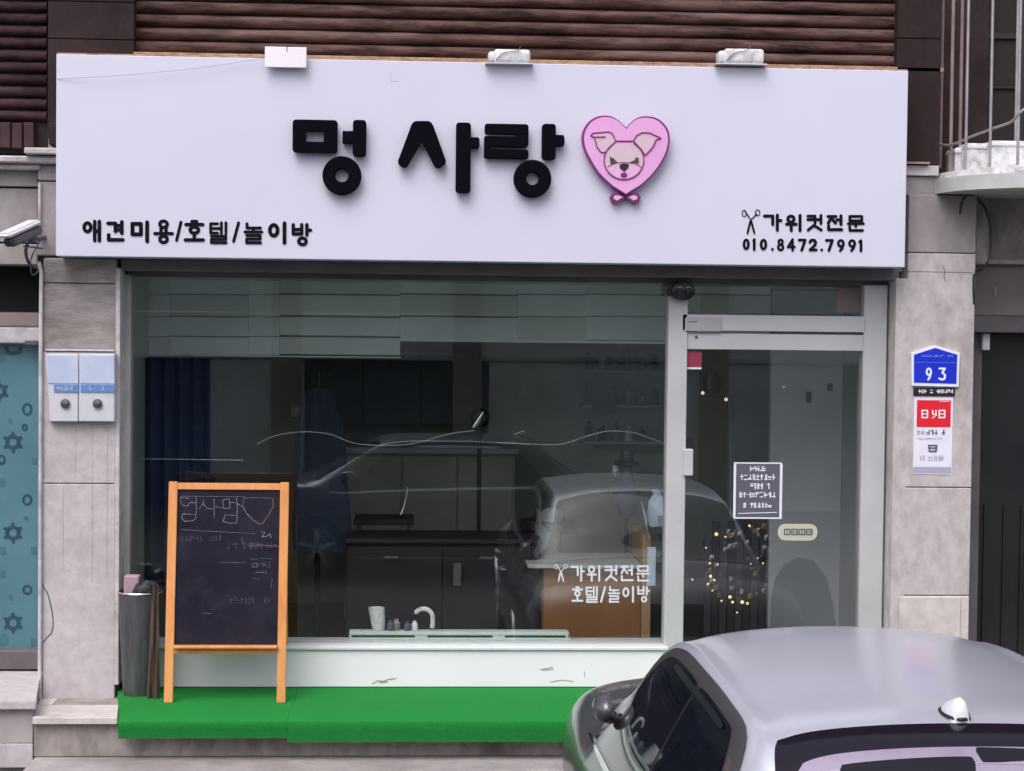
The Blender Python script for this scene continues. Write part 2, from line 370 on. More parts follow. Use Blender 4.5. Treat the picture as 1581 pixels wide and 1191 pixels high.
# ================================================================== GROUND
bm = NEW(); box(bm, -40, 40, -40, 40, -.3, 0)
tag(link('road', bm, M['asphalt']), kind='structure')
YG = 9.70                      # glazing plane
YP = 9.50                      # pillar face
YD = 8.80                      # deck front
ZD = P(700, 1057, 9.70).z      # deck top
XL = P(182, 1000, YP).x; XR = P(1395, 700, YP).x
# base wall and pavement step under the shop
bm = NEW(); zs = P(500, 1168, 8.92).z
box(bm, P(52, 1150, 8.92).x, 5.6, 8.92, 9.9, zs, ZD-.035, .004)
base = link('foundation_wall', bm, M['stained']); tag(base, kind='structure')
bm = NEW(); box(bm, P(52, 1150, 8.92).x, 5.6, 8.62, 9.9, .0, zs-.002, .008)
tag(link('pavement_step', bm, M['concrete']), kind='structure')

# ================================================================== BUILDING
B = thing('commercial_building', 'stone and dark clay fronted building that carries the white shop signboard', 'building', (0, 10, 0))
# --- pillars
def pillar(px0, px1, ytop, ybot, joints, mats, name='pillar', Y=YP, core=M['stained']):
    bm = NEW(); x0 = P(px0, 740, Y).x; x1 = P(px1, 740, Y).x
    zt = P(px0, ytop, Y).z; zb = P((px0+px1)/2, ybot, Y).z
    box(bm, x0+.004, x1-.004, Y+.03, 10.1, zb, zt)
    core_o = link(name, bm, core, B)
    zz = [zt]+[P((px0+px1)/2, j, Y).z for j in joints]+[zb]
    for i in range(len(zz)-1):
        bm = NEW(); g = .0022
        box(bm, x0, x1, Y, Y+.2, zz[i+1]+g, zz[i]-g, .004)
        link('stone_panel', bm, mats[i % len(mats)], core_o)
    return core_o, x0, x1
pl, plx0, plx1 = pillar(66, 178, 398, 1082, [438, 543, 747], [M['formed'], M['formed'], M['granite'], M['granite']])
pr, prx0, prx1 = pillar(1396, 1500, 300, 1030, [391, 753, 920], [M['concrete'], M['granite_r'], M['granite_r'], M['plinth']])
# repair slab on right pillar foot
bm = NEW(); rbox(bm, 1389, 922, 1482, 1010, YP-.012, .011, .003); link('repair_panel', bm, M['plinth'], pr)
# crack on left pillar
pen = Pen(YP, .0015)
pen.line([(64, 898), (68, 908), (73, 915), (76, 925), (80, 942), (82, 958), (82, 968), (79, 978), (72, 985), (66, 992)], 1.8)
pen.line([(66, 992), (65, 1012), (66, 1040), (65, 1078)], .6); pen.done('crack', M['printdark'], pl)
pen = Pen(YP, .0015); pen.line([(1456, 410), (1459, 420), (1457, 427), (1460, 434)], .8); pen.line([(1397, 419), (1440, 420), (1500, 421)], .5)
pen.done('crack', M['printdark'], pr)
# joints scratched on the left pillar
pen = Pen(YP, .0008)
for pts in ([(118, 655), (117, 700), (116, 745)], [(143, 655), (142, 900)], [(166, 660), (165, 890)], [(98, 750), (97, 880)]): pen.line(pts, .35)
pen.done('hairline_crack', M['stained'], pl)
# plinth under left pillar
bm = NEW(); xa = P(62, 1083, YP).x-.01; xb = XL-.003
zt = P(120, 1083, YP).z; xf0 = P(50, 1110, 8.88).x
zl = P(110, 1108, 8.88).z; zl2 = P(110, 1119, 8.88).z
vs = [(xa, YP+.05, zt), (xb, YP+.05, zt), (xb, 8.88, zl), (xa, 8.88, zl)]
vs[2] = (P(181.5, 1108, 8.88).x, 8.88, zl); vs[3] = (P(50, 1108, 8.88).x, 8.88, zl)
T = [bm.verts.new(v) for v in vs]; Bo = [bm.verts.new((v[0], v[1], zl2)) for v in vs]
bm.faces.new(T); bm.faces.new(Bo[::-1])
for i in range(4): bm.faces.new((T[i], Bo[i], Bo[(i+1) % 4], T[(i+1) % 4]))
bmesh.ops.bevel(bm, geom=bm.edges[:], offset=.004, segments=1, affect='EDGES')
link('pillar_plinth', bm, M['plinth'], B)
# thin edge strip at the left of the left pillar (surface conduit)
bm = NEW(); x = P(62, 740, YP-.02).x
tube(bm, [(x, YP-.015, P(60, 1078, YP).z), (x, YP-.015, P(60, 500, YP).z), (x+.002, YP-.015, P(60, 420, YP).z), (x-.012, YP-.012, P(60, 405, YP).z)], .0105, 10)
tag(link('conduit_pipe', bm, M['whitestone'], smooth=True), 'thin pale conduit running down the left edge of the left stone pillar', 'pipe')
# white jamb strips beside the shopfront
bm = NEW(); x0, x1, z0, z1 = R(177, 408, 183, 1058, YP+.0); box(bm, x0+.002, x1, YP+.002, YG+.05, z0, z1-.02, .003); link('jamb_strip', bm, M['whitestone'], B)
bm = NEW(); x0, x1, z0, z1 = R(1384, 430, 1395, 1050, YP); box(bm, x0, x1-.002, YP+.002, YG+.05, z0, z1, .003); link('jamb_strip', bm, M['granite_r'], B)
# --- lintel zone and wall behind the sign
bm = NEW(); box(bm, plx0, P(1398, 300, 9.62).x, 9.62, 10.1, P(500, 408, 9.62).z, P(500, 98, 9.62).z); link('lintel_wall', bm, M['concrete'], B)
# building mass around the interior
zc = P(500, 395, 9.7).z
bm = NEW(); box(bm, plx0, XL-.06, 9.9, 13.6, 0, zc); link('party_wall', bm, M['concrete'], B)
bm = NEW(); box(bm, XR+.06, prx1-.01, 9.9, 13.6, 0, zc); link('party_wall', bm, M['concrete'], B)
bm = NEW(); box(bm, -6, 7, 10.12, 14, zc+.35, 8.5); link('upper_wall', bm, M['mortar'], B)
# --- central clay ribs
ztop = P(208, -70, 9.56).z
x0, x1 = P(208, 50, 9.56).x, P(1385, 50, 9.56).x
zr0 = P(208, 81, 9.56).z; pitch = 20.2*9.56/F
bm = NEW(); box(bm, x0, x1, 9.60, 10.1, zr0-.05, ztop); link('rib_backing', bm, M['mortar'], B)
def rib(x0, x1, zc_, r, Y, mt, seed, h=None):
    rnd = random.Random(seed); bm = NEW(); n = 26; rows = []
    for i in range(n+1):
        x = x0+(x1-x0)*i/n; row = []; j = rnd.uniform(-.0018, .0018); jy = rnd.uniform(-.002, .002)
        for k in range(7):
            a = -math.pi/2+math.pi*k/6
            row.append(bm.verts.new((x, Y-math.cos(a)*r*1.15+jy, zc_+math.sin(a)*r+j)))
        rows.append(row)
    for i in range(n):
        for k in range(6): bm.faces.new((rows[i][k], rows[i+1][k], rows[i+1][k+1], rows[i][k+1]))
    bm.faces.new(rows[0]); bm.faces.new(rows[-1][::-1])
    return link('clay_rib', bm, mt, B, smooth=True)
n = int((ztop-zr0)/pitch)
for i in range(n):
    rib(x0+.004, x1-.004, zr0+pitch*(i+.5), pitch*.455, 9.60, M['louver'], i)
bm = NEW(); box(bm, x0, x1+.25, 9.50, 9.60, zr0-.032, zr0-.006, .004); link('flashing_strip', bm, M['trimtan'], B)
# --- brown cladding pillar above the sign, left
bx0, bx1 = P(74, 50, 9.50).x, P(207, 50, 9.50).x
zz = [P(140, y, 9.5).z for y in (-70, 3, 61, 215)]
bm = NEW(); box(bm, bx0+.01, bx1-.01, 9.53, 10.1, zz[3], zz[0]); bp_ = link('upper_pillar', bm, M['mortar'], B)
for i in range(3):
    bm = NEW(); box(bm, bx0, bx1, 9.50, 9.6, zz[i+1]+.002, zz[i]-.002, .003); link('stone_panel', bm, M['brownstone'], bp_)
# right brown pillar
rx0, rx1 = P(1386, 50, 9.5).x, P(1452, 50, 9.52).x
zq = [P(1420, y, 9.5).z for y in (-70, 60, 255, 272)]
bm = NEW(); box(bm, rx0+.01, rx1-.01, 9.53, 10.1, zq[3], zq[0]); bp2 = link('upper_pillar', bm, M['mortar'], B)
for i in range(3):
    bm = NEW(); box(bm, rx0, rx1, 9.50, 9.6, zq[i+1]+.002, zq[i]-.002, .003); link('stone_panel', bm, M['brownstone'] if i < 2 else M['whitestone'], bp2)
bm = NEW(); box(bm, rx0, rx1-.06, 9.47, 9.5, P(1420, 254, 9.5).z, P(1420, 251, 9.5).z); link('metal_strip', bm, M['trimtan'], bp2)
bm = NEW(); rbox(bm, 1388, 272, 1470, 303, 9.52, .5, .004); link('stone_band', bm, M['concrete'], B)
# --- left neighbour upper wall: clay ribs, soldier bricks, copings
lx0, lx1 = P(-90, 100, 9.62).x, P(72, 100, 9.62).x
zb = P(30, 188, 9.62).z; pit2 = 18.4*9.62/F
bm = NEW(); box(bm, lx0, lx1, 9.66, 10.2, P(30, 236, 9.62).z, P(30, -70, 9.62).z); link('rib_backing', bm, M['mortar'], B)
for i in range(14): rib(lx0, lx1-.004, zb+pit2*(i+.5), pit2*.44, 9.66, M['louver_l'], 50+i)
z0b, z1b = P(30, 229, 9.62).z, P(30, 190, 9.62).z
bw = 17.6*9.62/F; x = lx0; me0 = None; nb = int((lx1-lx0)/bw)
for i in range(nb):
    if me0 is None:
        bm = NEW(); box(bm, 0, bw-.008, 9.605, 9.68, z0b, z1b, .004)
        o = link('brick', bm, M['brick'], B); me0 = o.data; o.location = (x+bw*i, 0, 0)
    else:
        o = bpy.data.objects.new('brick', me0); COL.objects.link(o); o.parent = B; o.location = (x+bw*i, random.uniform(-.003, .003), random.uniform(-.003, .003))
bm = NEW(); xA = P(86, 240, 9.5).x
box(bm, P(42, 232, 9.5).x, xA+.3, 9.42, 9.7, P(60, 238, 9.42).z, P(60, 228, 9.42).z, .006); link('coping_stone', bm, M['whitestone'], B)
bm = NEW(); box(bm, lx0, xA+.3, 9.46, 9.75, P(60, 252, 9.46).z, P(60, 241, 9.46).z, .008); link('coping_stone', bm, M['whitestone'], B)
bm = NEW(); box(bm, lx0, P(62, 250, 9.5).x, 9.50, 9.75, P(60, 262, 9.5).z, P(60, 254, 9.5).z, .006); link('coping_stone', bm, M['whitestone'], B)
bm = NEW(); rbox(bm, 75, 188, 90, 226, 9.46, .2, .012); link('pillar_foot_block', bm, M['brownstone'], B)
# wall bands on the left
bands = [(263, 288, M['concrete'], 9.58), (291, 374, M['concrete'], 9.60), (377, 409, M['concrete'], 9.57)]
for a, b_, mt, Y in bands:
    bm = NEW(); box(bm, lx0, P(58, 300, Y).x, Y, 10.1, P(30, b_, Y).z, P(30, a, Y).z, .004); link('wall_band', bm, mt, B)
for (a, b_, mt) in ((255, 279, M['concrete']), (281, 395, M['concrete'])):
    bm = NEW(); box(bm, P(58, 300, 9.52).x, P(92, 300, 9.52).x, 9.52, 9.9, P(75, b_, 9.52).z, P(75, a, 9.52).z, .006); link('wall_band', bm, mt, B)
bm = NEW(); tube(bm, [P(61, 282, 9.5), P(61, 330, 9.5), P(60, 365, 9.5)], .008, 8); link('pipe_clip', bm, M['whitestone'], B, smooth=True)

# ================================================================== SIGNBOARD
YS = 9.33
sx0, sx1, sz0, sz1 = R(87, 84, 1397, 413, YS)
S = thing('shop_signboard', 'long white shop signboard with black raised lettering and pink heart above the window', 'sign', ((sx0+sx1)/2, YS+.1, sz0))
bm = NEW(); box(bm, sx0, sx1, YS, YS+.27, sz0, sz1, .003); link('sign_panel', bm, M['sign'], S)
e = .006
bm = NEW(); box(bm, sx0-.001, sx1+.001, YS+.012, YS+.272, sz1-.0005, sz1+.010, .002); link('top_trim', bm, M['trimtan'], S)
pen = Pen(YS-.0005, .0006)
pen.line([(603, 112), (603.5, 125), (615, 126)], .55); pen.done('scratch_mark', M['printgrey'], S)
# raised letters
def rrect(px0, py0, px1, py1, r, Y, hole=None):
    a, b_, c, d = R(px0, py0, px1, py1, Y); r = r*Y/F; pts = []
    for cx, cz, a0 in ((b_-r, c+r, -90), (b_-r, d-r, 0), (a+r, d-r, 90), (a+r, c+r, 180)):
        for i in range(5):
            t = math.radians(a0+90*i/4); pts.append((cx+r*math.cos(t), cz+r*math.sin(t)))
    return pts
LD, LG = .055, .018
def raised(fn):
    bm = NEW(); fn(bm); return bm
def skew(bm, pl, z0, z1, bev=0):
    A_ = [bm.verts.new((x, y, z0)) for x, y in pl]; B_ = [bm.verts.new((x, y, z1)) for x, y in pl]
    bm.faces.new(A_[::-1]); bm.faces.new(B_); n = len(pl)
    for i in range(n): j = (i+1) % n; bm.faces.new((A_[i], A_[j], B_[j], B_[i]))
    if bev: bmesh.ops.bevel(bm, geom=bm.edges[:], offset=bev, segments=2, affect='EDGES')
def stroke_poly(bm, pts, w, Y0, Y1, bev=.005):
    """thick joined stroke with rounded ends as one prism"""
    q = [P(a, b, YS) for a, b in pts]; q = [(v.x, v.z) for v in q]; w = w*YS/F/2; L = []; Rr = []
    for i, (x, z) in enumerate(q):
        if i == 0: d0 = d1 = (q[1][0]-x, q[1][1]-z)
        elif i == len(q)-1: d0 = d1 = (x-q[-2][0], z-q[-2][1])
        else: d0 = (x-q[i-1][0], z-q[i-1][1]); d1 = (q[i+1][0]-x, q[i+1][1]-z)
        n0 = Vector((-d0[1], d0[0])).normalized(); n1 = Vector((-d1[1], d1[0])).normalized()
        nn = (n0+n1).normalized(); k = w/max(.35, nn.dot(n0))
        L.append((x+nn.x*k, z+nn.y*k)); Rr.append((x-nn.x*k, z-nn.y*k))
    def cap(c, d, w):
        a = math.atan2(d[1], d[0]); return [(c[0]+w*(.55*math.cos(a+t) if 0 else math.cos(a+t)), c[1]+w*math.sin(a+t)) for t in (-.9, -.45, 0, .45, .9)]
    e1 = (q[-1][0]-q[-2][0], q[-1][1]-q[-2][1]); e0 = (q[0][0]-q[1][0], q[0][1]-q[1][1])
    u1 = Vector(e1).normalized(); u0 = Vector(e0).normalized()
    end = [(q[-1][0]+u1.x*w*a+(u1.y)*w*b, q[-1][1]+u1.y*w*a-(u1.x)*w*b) for a, b in ((.3, .92), (.5, .6), (.55, 0), (.5, -.6), (.3, -.92))]
    beg = [(q[0][0]+u0.x*w*a+(u0.y)*w*b, q[0][1]+u0.y*w*a-(u0.x)*w*b) for a, b in ((.3, .92), (.5, .6), (.55, 0), (.5, -.6), (.3, -.92))]
    pts = Rr + end + L[::-1] + beg
    prism(bm, pts, Y0, Y1, bev)
YF, YB = YS-LD, YS-LG
# 멍
bm = NEW()
o_ = rrect(453, 186.5, 521.5, 238, 5, YS); h_ = rrect(473.5, 205, 500.5, 221, .6, YS)
n_ = len(o_)
def holed(bm, o_, h_, y0, y1):
    n_ = len(o_)
    F1 = [[bm.verts.new((x, y, z)) for x, z in o_] for y in (y0, y1)]; F2 = [[bm.verts.new((x, y, z)) for x, z in h_] for y in (y0, y1)]
    for i in range(n_):
        j = (i+1) % n_
        bm.faces.new((F1[0][i], F1[0][j], F2[0][j], F2[0][i])); bm.faces.new((F1[1][i], F2[1][i], F2[1][j], F1[1][j]))
        bm.faces.new((F1[0][i], F1[1][i], F1[1][j], F1[0][j])); bm.faces.new((F2[0][i], F2[0][j], F2[1][j], F2[1][i]))
holed(bm, o_, h_, YF, YB); link('raised_letter', bm, M['black_letter'], S)
def ltr(*fns):
    for f in fns:
        bm = NEW(); f(bm); link('raised_letter', bm, M['black_letter'], S)
def rr_(a, b_, c, d, r=4, dy=0): return lambda bm: prism(bm, rrect(a, b_, c, d, r, YS), YF+dy, YB, .004)
def both(*f):
    def g(bm):
        for h in f: h(bm)
    return g
def rg(cx, cy, ro, ri_):
    def g(bm):
        c = P(cx, cy, YS); ring(bm, c.x, c.z, ro*YS/F, ri_*YS/F, YF, YB, 40, .005)
    return g
ltr(both(rr_(545.5, 187, 565.5, 243.5, 5), rr_(529.5, 204, 548, 223.5, 1.5, .001)), rg(528.4, 272.6, 29.6, 10))
def siot(bm):
    q = [(712, 97), (778, 97), (792, 104), (803, 120), (869, 303), (866, 318), (842, 336), (826, 340), (812, 334), (745, 203), (668, 333), (655, 338), (640, 334), (623, 318), (621, 303), (690, 118), (699, 104)]
    v = [P(430+x/3.364, 160+y/3.364, YS) for x, y in q]; prism(bm, [(p.x, p.z) for p in v], YF, YB, .004)
ltr(siot,
    both(rr_(704, 191, 725.8, 299.5, 5), rr_(722, 213.5, 739.8, 231, 4, .001)),
    both(rr_(748, 192.7, 815, 210, 4), rr_(796, 200, 815, 228.5, 4, .001), rr_(747, 211.8, 813, 229.4, 3, .0005), rr_(747, 213, 757, 246, 3, .0015), rr_(748, 231.8, 815, 247.4, 4, .0008)),
    both(rr_(836, 193, 856.6, 248.6, 5), rr_(852, 210, 870.3, 228, 4, .001)), rg(821.2, 277.4, 29, 9.6))
# heart emblem
H0 = lambda x, y: (860+x/6.615, 160+y/6.615)
hp = cr([(697, 265), (750, 198), (820, 154), (900, 142), (985, 155), (1060, 198), (1120, 280), (1138, 380), (1115, 500), (1050, 630), (960, 750), (840, 860)], 4) + \
     [(692, 950)] + cr([(560, 870), (430, 750), (340, 620), (270, 480), (247, 370), (262, 280), (318, 195), (400, 147), (490, 135), (570, 155), (640, 203)], 4)
def hpoly(pts, Y, sc=1, c=(692, 520)):
    q = [P(*H0(c[0]+(x-c[0])*sc, c[1]+(y-c[1])*sc), YS) for x, y in pts]; return [(v.x, v.z) for v in q]
HE = thing('heart_emblem', 'raised pink heart with a line drawn puppy face on the white signboard', 'emblem', tuple(P(965, 300, YS)))
bm = NEW(); prism(bm, hpoly(hp, YS), YS-.052, YS-.002, .003); link('heart_rim', bm, M['magenta'], HE)
bm = NEW(); prism(bm, hpoly(hp, YS, .955), YS-.056, YS-.05, .001); link('heart_face', bm, M['pink'], HE)
YH = YS-.056
def hp_(name, pts, mt, d):
    pen = Pen(YH, d); pen.poly([H0(*p) for p in pts]); return pen.done(name, mt, HE)
head = [(600, 390)]+[(683+203*math.cos(t), 580+197*math.sin(t)) for t in np.linspace(-1.05, math.pi+1.05, 30)]
lear = [(345, 330), (365, 305), (530, 290), (565, 310), (600, 385), (490, 500), (450, 500), (410, 450), (380, 345)]
rear = [(780, 385), (810, 330), (870, 298), (950, 303), (1060, 355), (1010, 372), (975, 450), (900, 530), (860, 470)]
hp_('puppy_ear', lear, M['beige'], .0010); hp_('puppy_ear', rear, M['beige'], .0010); hp_('puppy_head', head[1:], M['beige'], .0016)
muz = [(515, 645), (600, 608), (683, 603), (790, 612), (860, 650), (810, 720), (750, 765), (683, 778), (610, 765), (550, 710)]
hp_('puppy_muzzle', muz, M['muzzle'], .0024)
pen = Pen(YH, .0042); W = 1.7
pen.line([H0(*p) for p in lear+[lear[0]]], W); pen.line([H0(380, 345), H0(490, 342)], W); pen.line([H0(*p) for p in rear+[rear[0]]], W)
pen.line([H0(*p) for p in head[1:]], W); pen.line([H0(600, 385), H0(780, 385)], W); pen.line([H0(*p) for p in muz[:5]], 1.0)
pen.done('outline', M['magenta'], HE)
hp_('nose', [(640, 625), (665, 615), (705, 615), (732, 625), (728, 655), (685, 697), (640, 658)], M['black'], .006)
hp_('mouth', [(682+34*math.cos(t), 732+27*math.sin(t)) for t in np.linspace(0, 2*math.pi, 14)[:-1]], M['magenta'], .006)
hp_('eye', [(538, 545), (575, 560), (612, 600), (615, 606), (545, 618)], M['olive'], .006); hp_('eye', [(805, 550), (832, 556), (835, 612), (740, 602), (790, 580)], M['olive'], .006)
for sg, cx in ((-1, 603), (1, 770)):
    bm = NEW(); pts = [(690, 962), (690+sg*-0, 960)] if 0 else None
    q = [(690+sg*(4), 955), (690+sg*60, 925), (690+sg*125, 915), (690+sg*158, 960), (690+sg*140, 1010), (690+sg*95, 1035), (690+sg*45, 1000), (690+sg*4, 975)]
    prism(bm, hpoly(q, YS), YS-.04, YS-.002, .004); link('bow_loop', bm, M['magenta'], HE)
    q2 = [(690+sg*(26), 962), (690+sg*75, 945), (690+sg*115, 950), (690+sg*122, 980), (690+sg*85, 1000)]
    bm = NEW(); prism(bm, hpoly(q2, YS), YS-.044, YS-.039, .001); link('bow_fill', bm, M['beige'], HE)
# small lettering
def word(chars, boxes, w, mt, parent, Y, d, name='printed_letter', sq=True, wd=None):
    for ch, (a, b_, c, e_) in zip(chars, boxes):
        pen = Pen(Y, d); glyph(pen, ch, a, b_, c, e_, (wd or {}).get(ch, w), sq=sq and False); pen.done(name, mt, parent)
word('애견미용/호텔/놀이방', [(126, 339.5, 158, 374.5), (163, 340, 194.5, 375), (200, 340.5, 232, 375.5), (236, 338, 269, 378), (270, 341, 282, 373.5), (283, 339, 317, 375.5), (321.5, 342, 352.5, 377),
     (358, 342, 371, 375), (376, 343.5, 406.5, 377.5), (412.5, 342, 444, 378), (448.5, 344.5, 482, 381)], 5.9, M['letter_side'], S, YS-.0008, .003, wd={'용': 5, '호': 5.3, '텔': 4.2, '놀': 4.5, '견': 5.5, '애': 5.3, '방': 5.2, '/': 4.4})
word('가위컷전문', [(1178, 330, 1208, 358), (1212, 330.5, 1239, 358.5), (1243.5, 330.5, 1272, 358), (1275, 331, 1303, 358), (1307.5, 331.5, 1335, 358.5)], 4.8, M['letter_side'], S, YS-.0008, .003, wd={'문': 4.2, '컷': 4.4})
X0 = lambda v: 1120+v/6.5875
bxs = [(165, 257), (272, 312), (338, 435), (455, 500), (515, 607), (620, 715), (735, 828), (840, 938), (955, 1002), (1010, 1105), (1125, 1222), (1238, 1337), (1345, 1408)]
word('010.8472.7991', [(X0(a), 367.2+(i*.15), X0(b_), 387.8+i*.15) for i, (a, b_) in enumerate(bxs)], 4.3, M['letter_side'], S, YS-.0008, .003, wd={'8': 3.7, '4': 3.9, '9': 4.0})
def scissors(pen, cx, cy, s, w):
    f = lambda x, y: (cx+(x-258)/6.5875*s, cy+(y-190)/6.5875*s)
    pen.line([f(200, 110), f(258, 195), f(296, 340)], w*1.1); pen.line([f(318, 135), f(258, 195), f(222, 340)], w*1.1)
    pen.oval(*f(190, 128), 3.2*s, 5*s, w*.7); pen.oval(*f(326, 122), 3.6*s, 4.6*s, w*.7)
    pen.line([f(262, 210), f(292, 320)], w*2); pen.line([f(252, 210), f(226, 320)], w*2)
pen = Pen(YS-.0008, .003); scissors(pen, 1159.2, 339, 1, 1.5); pen.done('scissors_symbol', M['letter_side'], S)

# cable across the sign
bm = NEW(); pts = [P(87.5, 122, YS-.004), P(150, 119, YS-.03), P(220, 114, YS-.03), P(290, 107, YS-.03), P(350, 99, YS-.03), P(405, 91, YS-.03), P(440, 86, YS-.05)]
tube(bm, cr([tuple(p) for p in pts], 4), .0016, 5); tag(link('power_cable', bm, M['printgrey'], smooth=True), 'thin sagging cable crossing the upper left corner of the signboard to the left floodlight', 'cable')
# floodlights
def flood(px0, py0, px1, py1, label, style):
    c = P((px0+px1)/2, py1, YS); o = thing('floodlight', label, 'floodlight', tuple(c), 'floodlights along the top edge of the signboard')
    Y = YS-.05
    a, b_, z0, z1 = R(px0, py0, px1, py1, Y)
    if style == 0:
        bm = NEW(); box(bm, a, b_, Y, Y+.012, z0, z1, .002); link('lamp_shade', bm, M['white'], o)
        bm = NEW(); box(bm, a+.01, b_-.01, Y+.012, Y+.06, z0+.03, z1-.01, .006); link('housing', bm, M['whitepl'], o)
        pen = Pen(Y, .001); pen.line([((px0+px1)/2+2, py0-2), ((px0+px1)/2+2, py0+8)], 1.2); pen.done('cable_notch', M['black'], o)
    else:
        bm = NEW(); box(bm, a+.03, b_-.01, Y, Y+.1, z0+.012, z1, .018, 3)
        link('housing', bm, M['dirtywhite'], o, smooth=True)
        bm = NEW(); box(bm, a, a+.05, Y+.01, Y+.1, z0+.02, z1-.012, .014, 2); link('end_cap', bm, M['dirtywhite'], o, smooth=True)
        bm = NEW(); box(bm, a-.015, b_+.005, Y-.004, Y+.11, z0+.006, z0+.011); link('visor', bm, M['whitepl'], o)
        bm = NEW(); tube(bm, cr([(a+.04, Y-.005, z0+.02), (a+.08, Y-.008, z0+.06), (a+.15, Y-.006, z1-.01), (a+.17, Y, z1+.012)], 4), .0022, 5); link('lead', bm, M['printdark'], o)
    for dx in (.06, (b_-a)-.06):
        bm = NEW(); box(bm, a+dx, a+dx+.014, Y+.03, YS+.1, z0-.004+.02, z0+.03, .001); link('bracket_arm', bm, M['darkmetal'], o)
flood(409, 72, 473, 105, 'leftmost of the three white floodlights on the sign, a flat square panel', 0)
flood(754, 75, 822, 101, 'middle floodlight of three on the sign edge, grubby white with a loose lead', 1)
flood(1110, 74, 1183, 102, 'rightmost of the three floodlights on the sign, grubby white rounded box', 1)

# ================================================================== SHOPFRONT
SF = thing('shopfront', 'pale aluminium framed shop window and door unit under the white signboard', 'shopfront', ((XL+XR)/2, YG, ZD))
def fr(name, a, b_, c, d, Y, dep, mt, bev=.002, parent=None):
    bm = NEW(); rbox(bm, a, b_, c, d, Y, dep, bev); return link(name, bm, mt, parent or SF)
bm = NEW(); x0, x1 = XL, XR-.03; box(bm, x0, x1, 9.54, YG+.06, P(500, 422, 9.54).z, P(500, 404, 9.54).z, .003); link('head_casing', bm, M['darkmetal'], SF)
bm = NEW(); box(bm, P(184, 430, 9.56).x, P(187, 430, 9.56).x, 9.56, 9.72, ZD, P(300, 422, 9.6).z); link('seal_strip', bm, M['black'], SF)
fr('frame_post', 187.5, 424, 199, 1056, 9.64, .10, M['alu_dim'])
xg0, xg1 = P(199, 700, YG-.02).x, P(1031, 700, YG-.02).x
bm = NEW(); box(bm, xg0-.01, P(1362, 440, YG).x, 9.66, YG+.08, P(500, 431, YG).z, P(500, 417, YG).z); link('frame_head', bm, M['darkmetal'], SF)
bm = NEW(); x0, x1, z0, z1 = R(1033, 440, 1053, 1000, 9.63); box(bm, x0, x1+.006, 9.63, 9.75, ZD+.02, z1, .004); link('mullion', bm, M['alu'], SF)
bm = NEW(); x0, x1, z0, z1 = R(1335, 440, 1361, 1000, 9.63); box(bm, x0, x1, 9.63, 9.75, ZD, z1, .004); link('frame_post', bm, M['alu'], SF)
bm = NEW(); x0, x1, z0, z1 = R(1363, 430, 1384, 1000, 9.66); box(bm, x0, x1+.01, 9.66, 9.8, ZD, z1+.02, .002); link('reveal_panel', bm, M['revealbrown'], SF)
# sill
zs1 = P(700, 994, 9.70).z
bm = NEW(); box(bm, P(200, 1000, 9.6).x, P(1050, 1000, 9.6).x, 9.615, 9.78, ZD+.003, zs1-.022, .003); sill = link('window_sill_panel', bm, M['white'], SF)
bm = NEW(); box(bm, P(200, 1000, 9.6).x, P(1032, 1000, 9.6).x, 9.60, 9.90, zs1-.02, zs1, .004); link('window_sill', bm, M['whitepl'], SF)
pen = Pen(9.614, .001)
pen.line([(575, 1056), (583, 1051), (592, 1052), (600, 1049), (611, 1048)], 1.3); pen.line([(586, 1054), (598, 1053)], 1.6)
pen.line([(834, 1034), (844, 1032), (853, 1030)], .9); pen.line([(838, 1035), (855, 1033)], .5); pen.line([(850, 1053), (868, 1050), (885, 1052)], .7); pen.line([(902, 1036), (903, 1046)], .5)
pen.done('scuff_marks', M['stained'], SF)
# glass
zg0, zg1 = zs1-.005, P(500, 427, YG).z
bm = NEW(); box(bm, xg0-.01, xg1+.02, YG, YG+.008, zg0, zg1); link('window_pane', bm, M['glass'], SF)
# transom + header
fr('transom_pane', 1055, 441, 1336, 486, YG, .008, M['glass2'], 0)
fr('transom_sticker', 1291, 444, 1335, 483, YG-.0015, .001, M['revealbrown'], 0)
fr('door_header', 1054, 485.5, 1336, 513.5, 9.63, .11, M['alu'])
fr('closer_cover', 1058, 490, 1114, 512, 9.618, .012, M['alu_dim'], .002)
pen = Pen(9.617, .001); pen.line([(1063, 497), (1077, 497)], 1); pen.done('cover_slot', M['black'], SF)
# door
dx0, dx1 = P(1056, 700, 9.66).x, P(1334, 700, 9.66).x
zdt = P(1200, 516, 9.64).z
bm = NEW(); box(bm, dx0, dx1, 9.645, 9.69, P(1200, 541, 9.645).z, zdt, .003); D = link('door_top_rail', bm, M['alu'], SF)
bm = NEW(); box(bm, dx0, dx1, 9.645, 9.69, ZD+.02, ZD+.14, .003); link('door_bottom_rail', bm, M['alu'], SF)
bm = NEW(); box(bm, dx0, dx1, 9.665, 9.675, ZD+.12, P(1200, 541, 9.645).z+.01); dg = link('door_pane', bm, M['glass2'], SF)
bm = NEW(); lathe(bm, tuple(P(1075, 520.5, 9.645)), [(.009, 0), (.009, -.004), (.005, -.005)], 12, 'y'); link('lock_cylinder', bm, M['brass'], D)
fr('door_sticker', 1056.5, 543, 1083, 567, 9.6635, .001, M['pinksticker'], 0, dg); fr('sticker_edge', 1056.5, 567.2, 1083, 570.5, 9.6635, .001, M['printw'], 0, dg)
fr('door_lock_box', 1056, 694, 1070, 735, 9.60, .062, M['alu'], .004); fr('lock_keep', 1055, 676, 1071, 692, 9.655, .008, M['black'], .001)
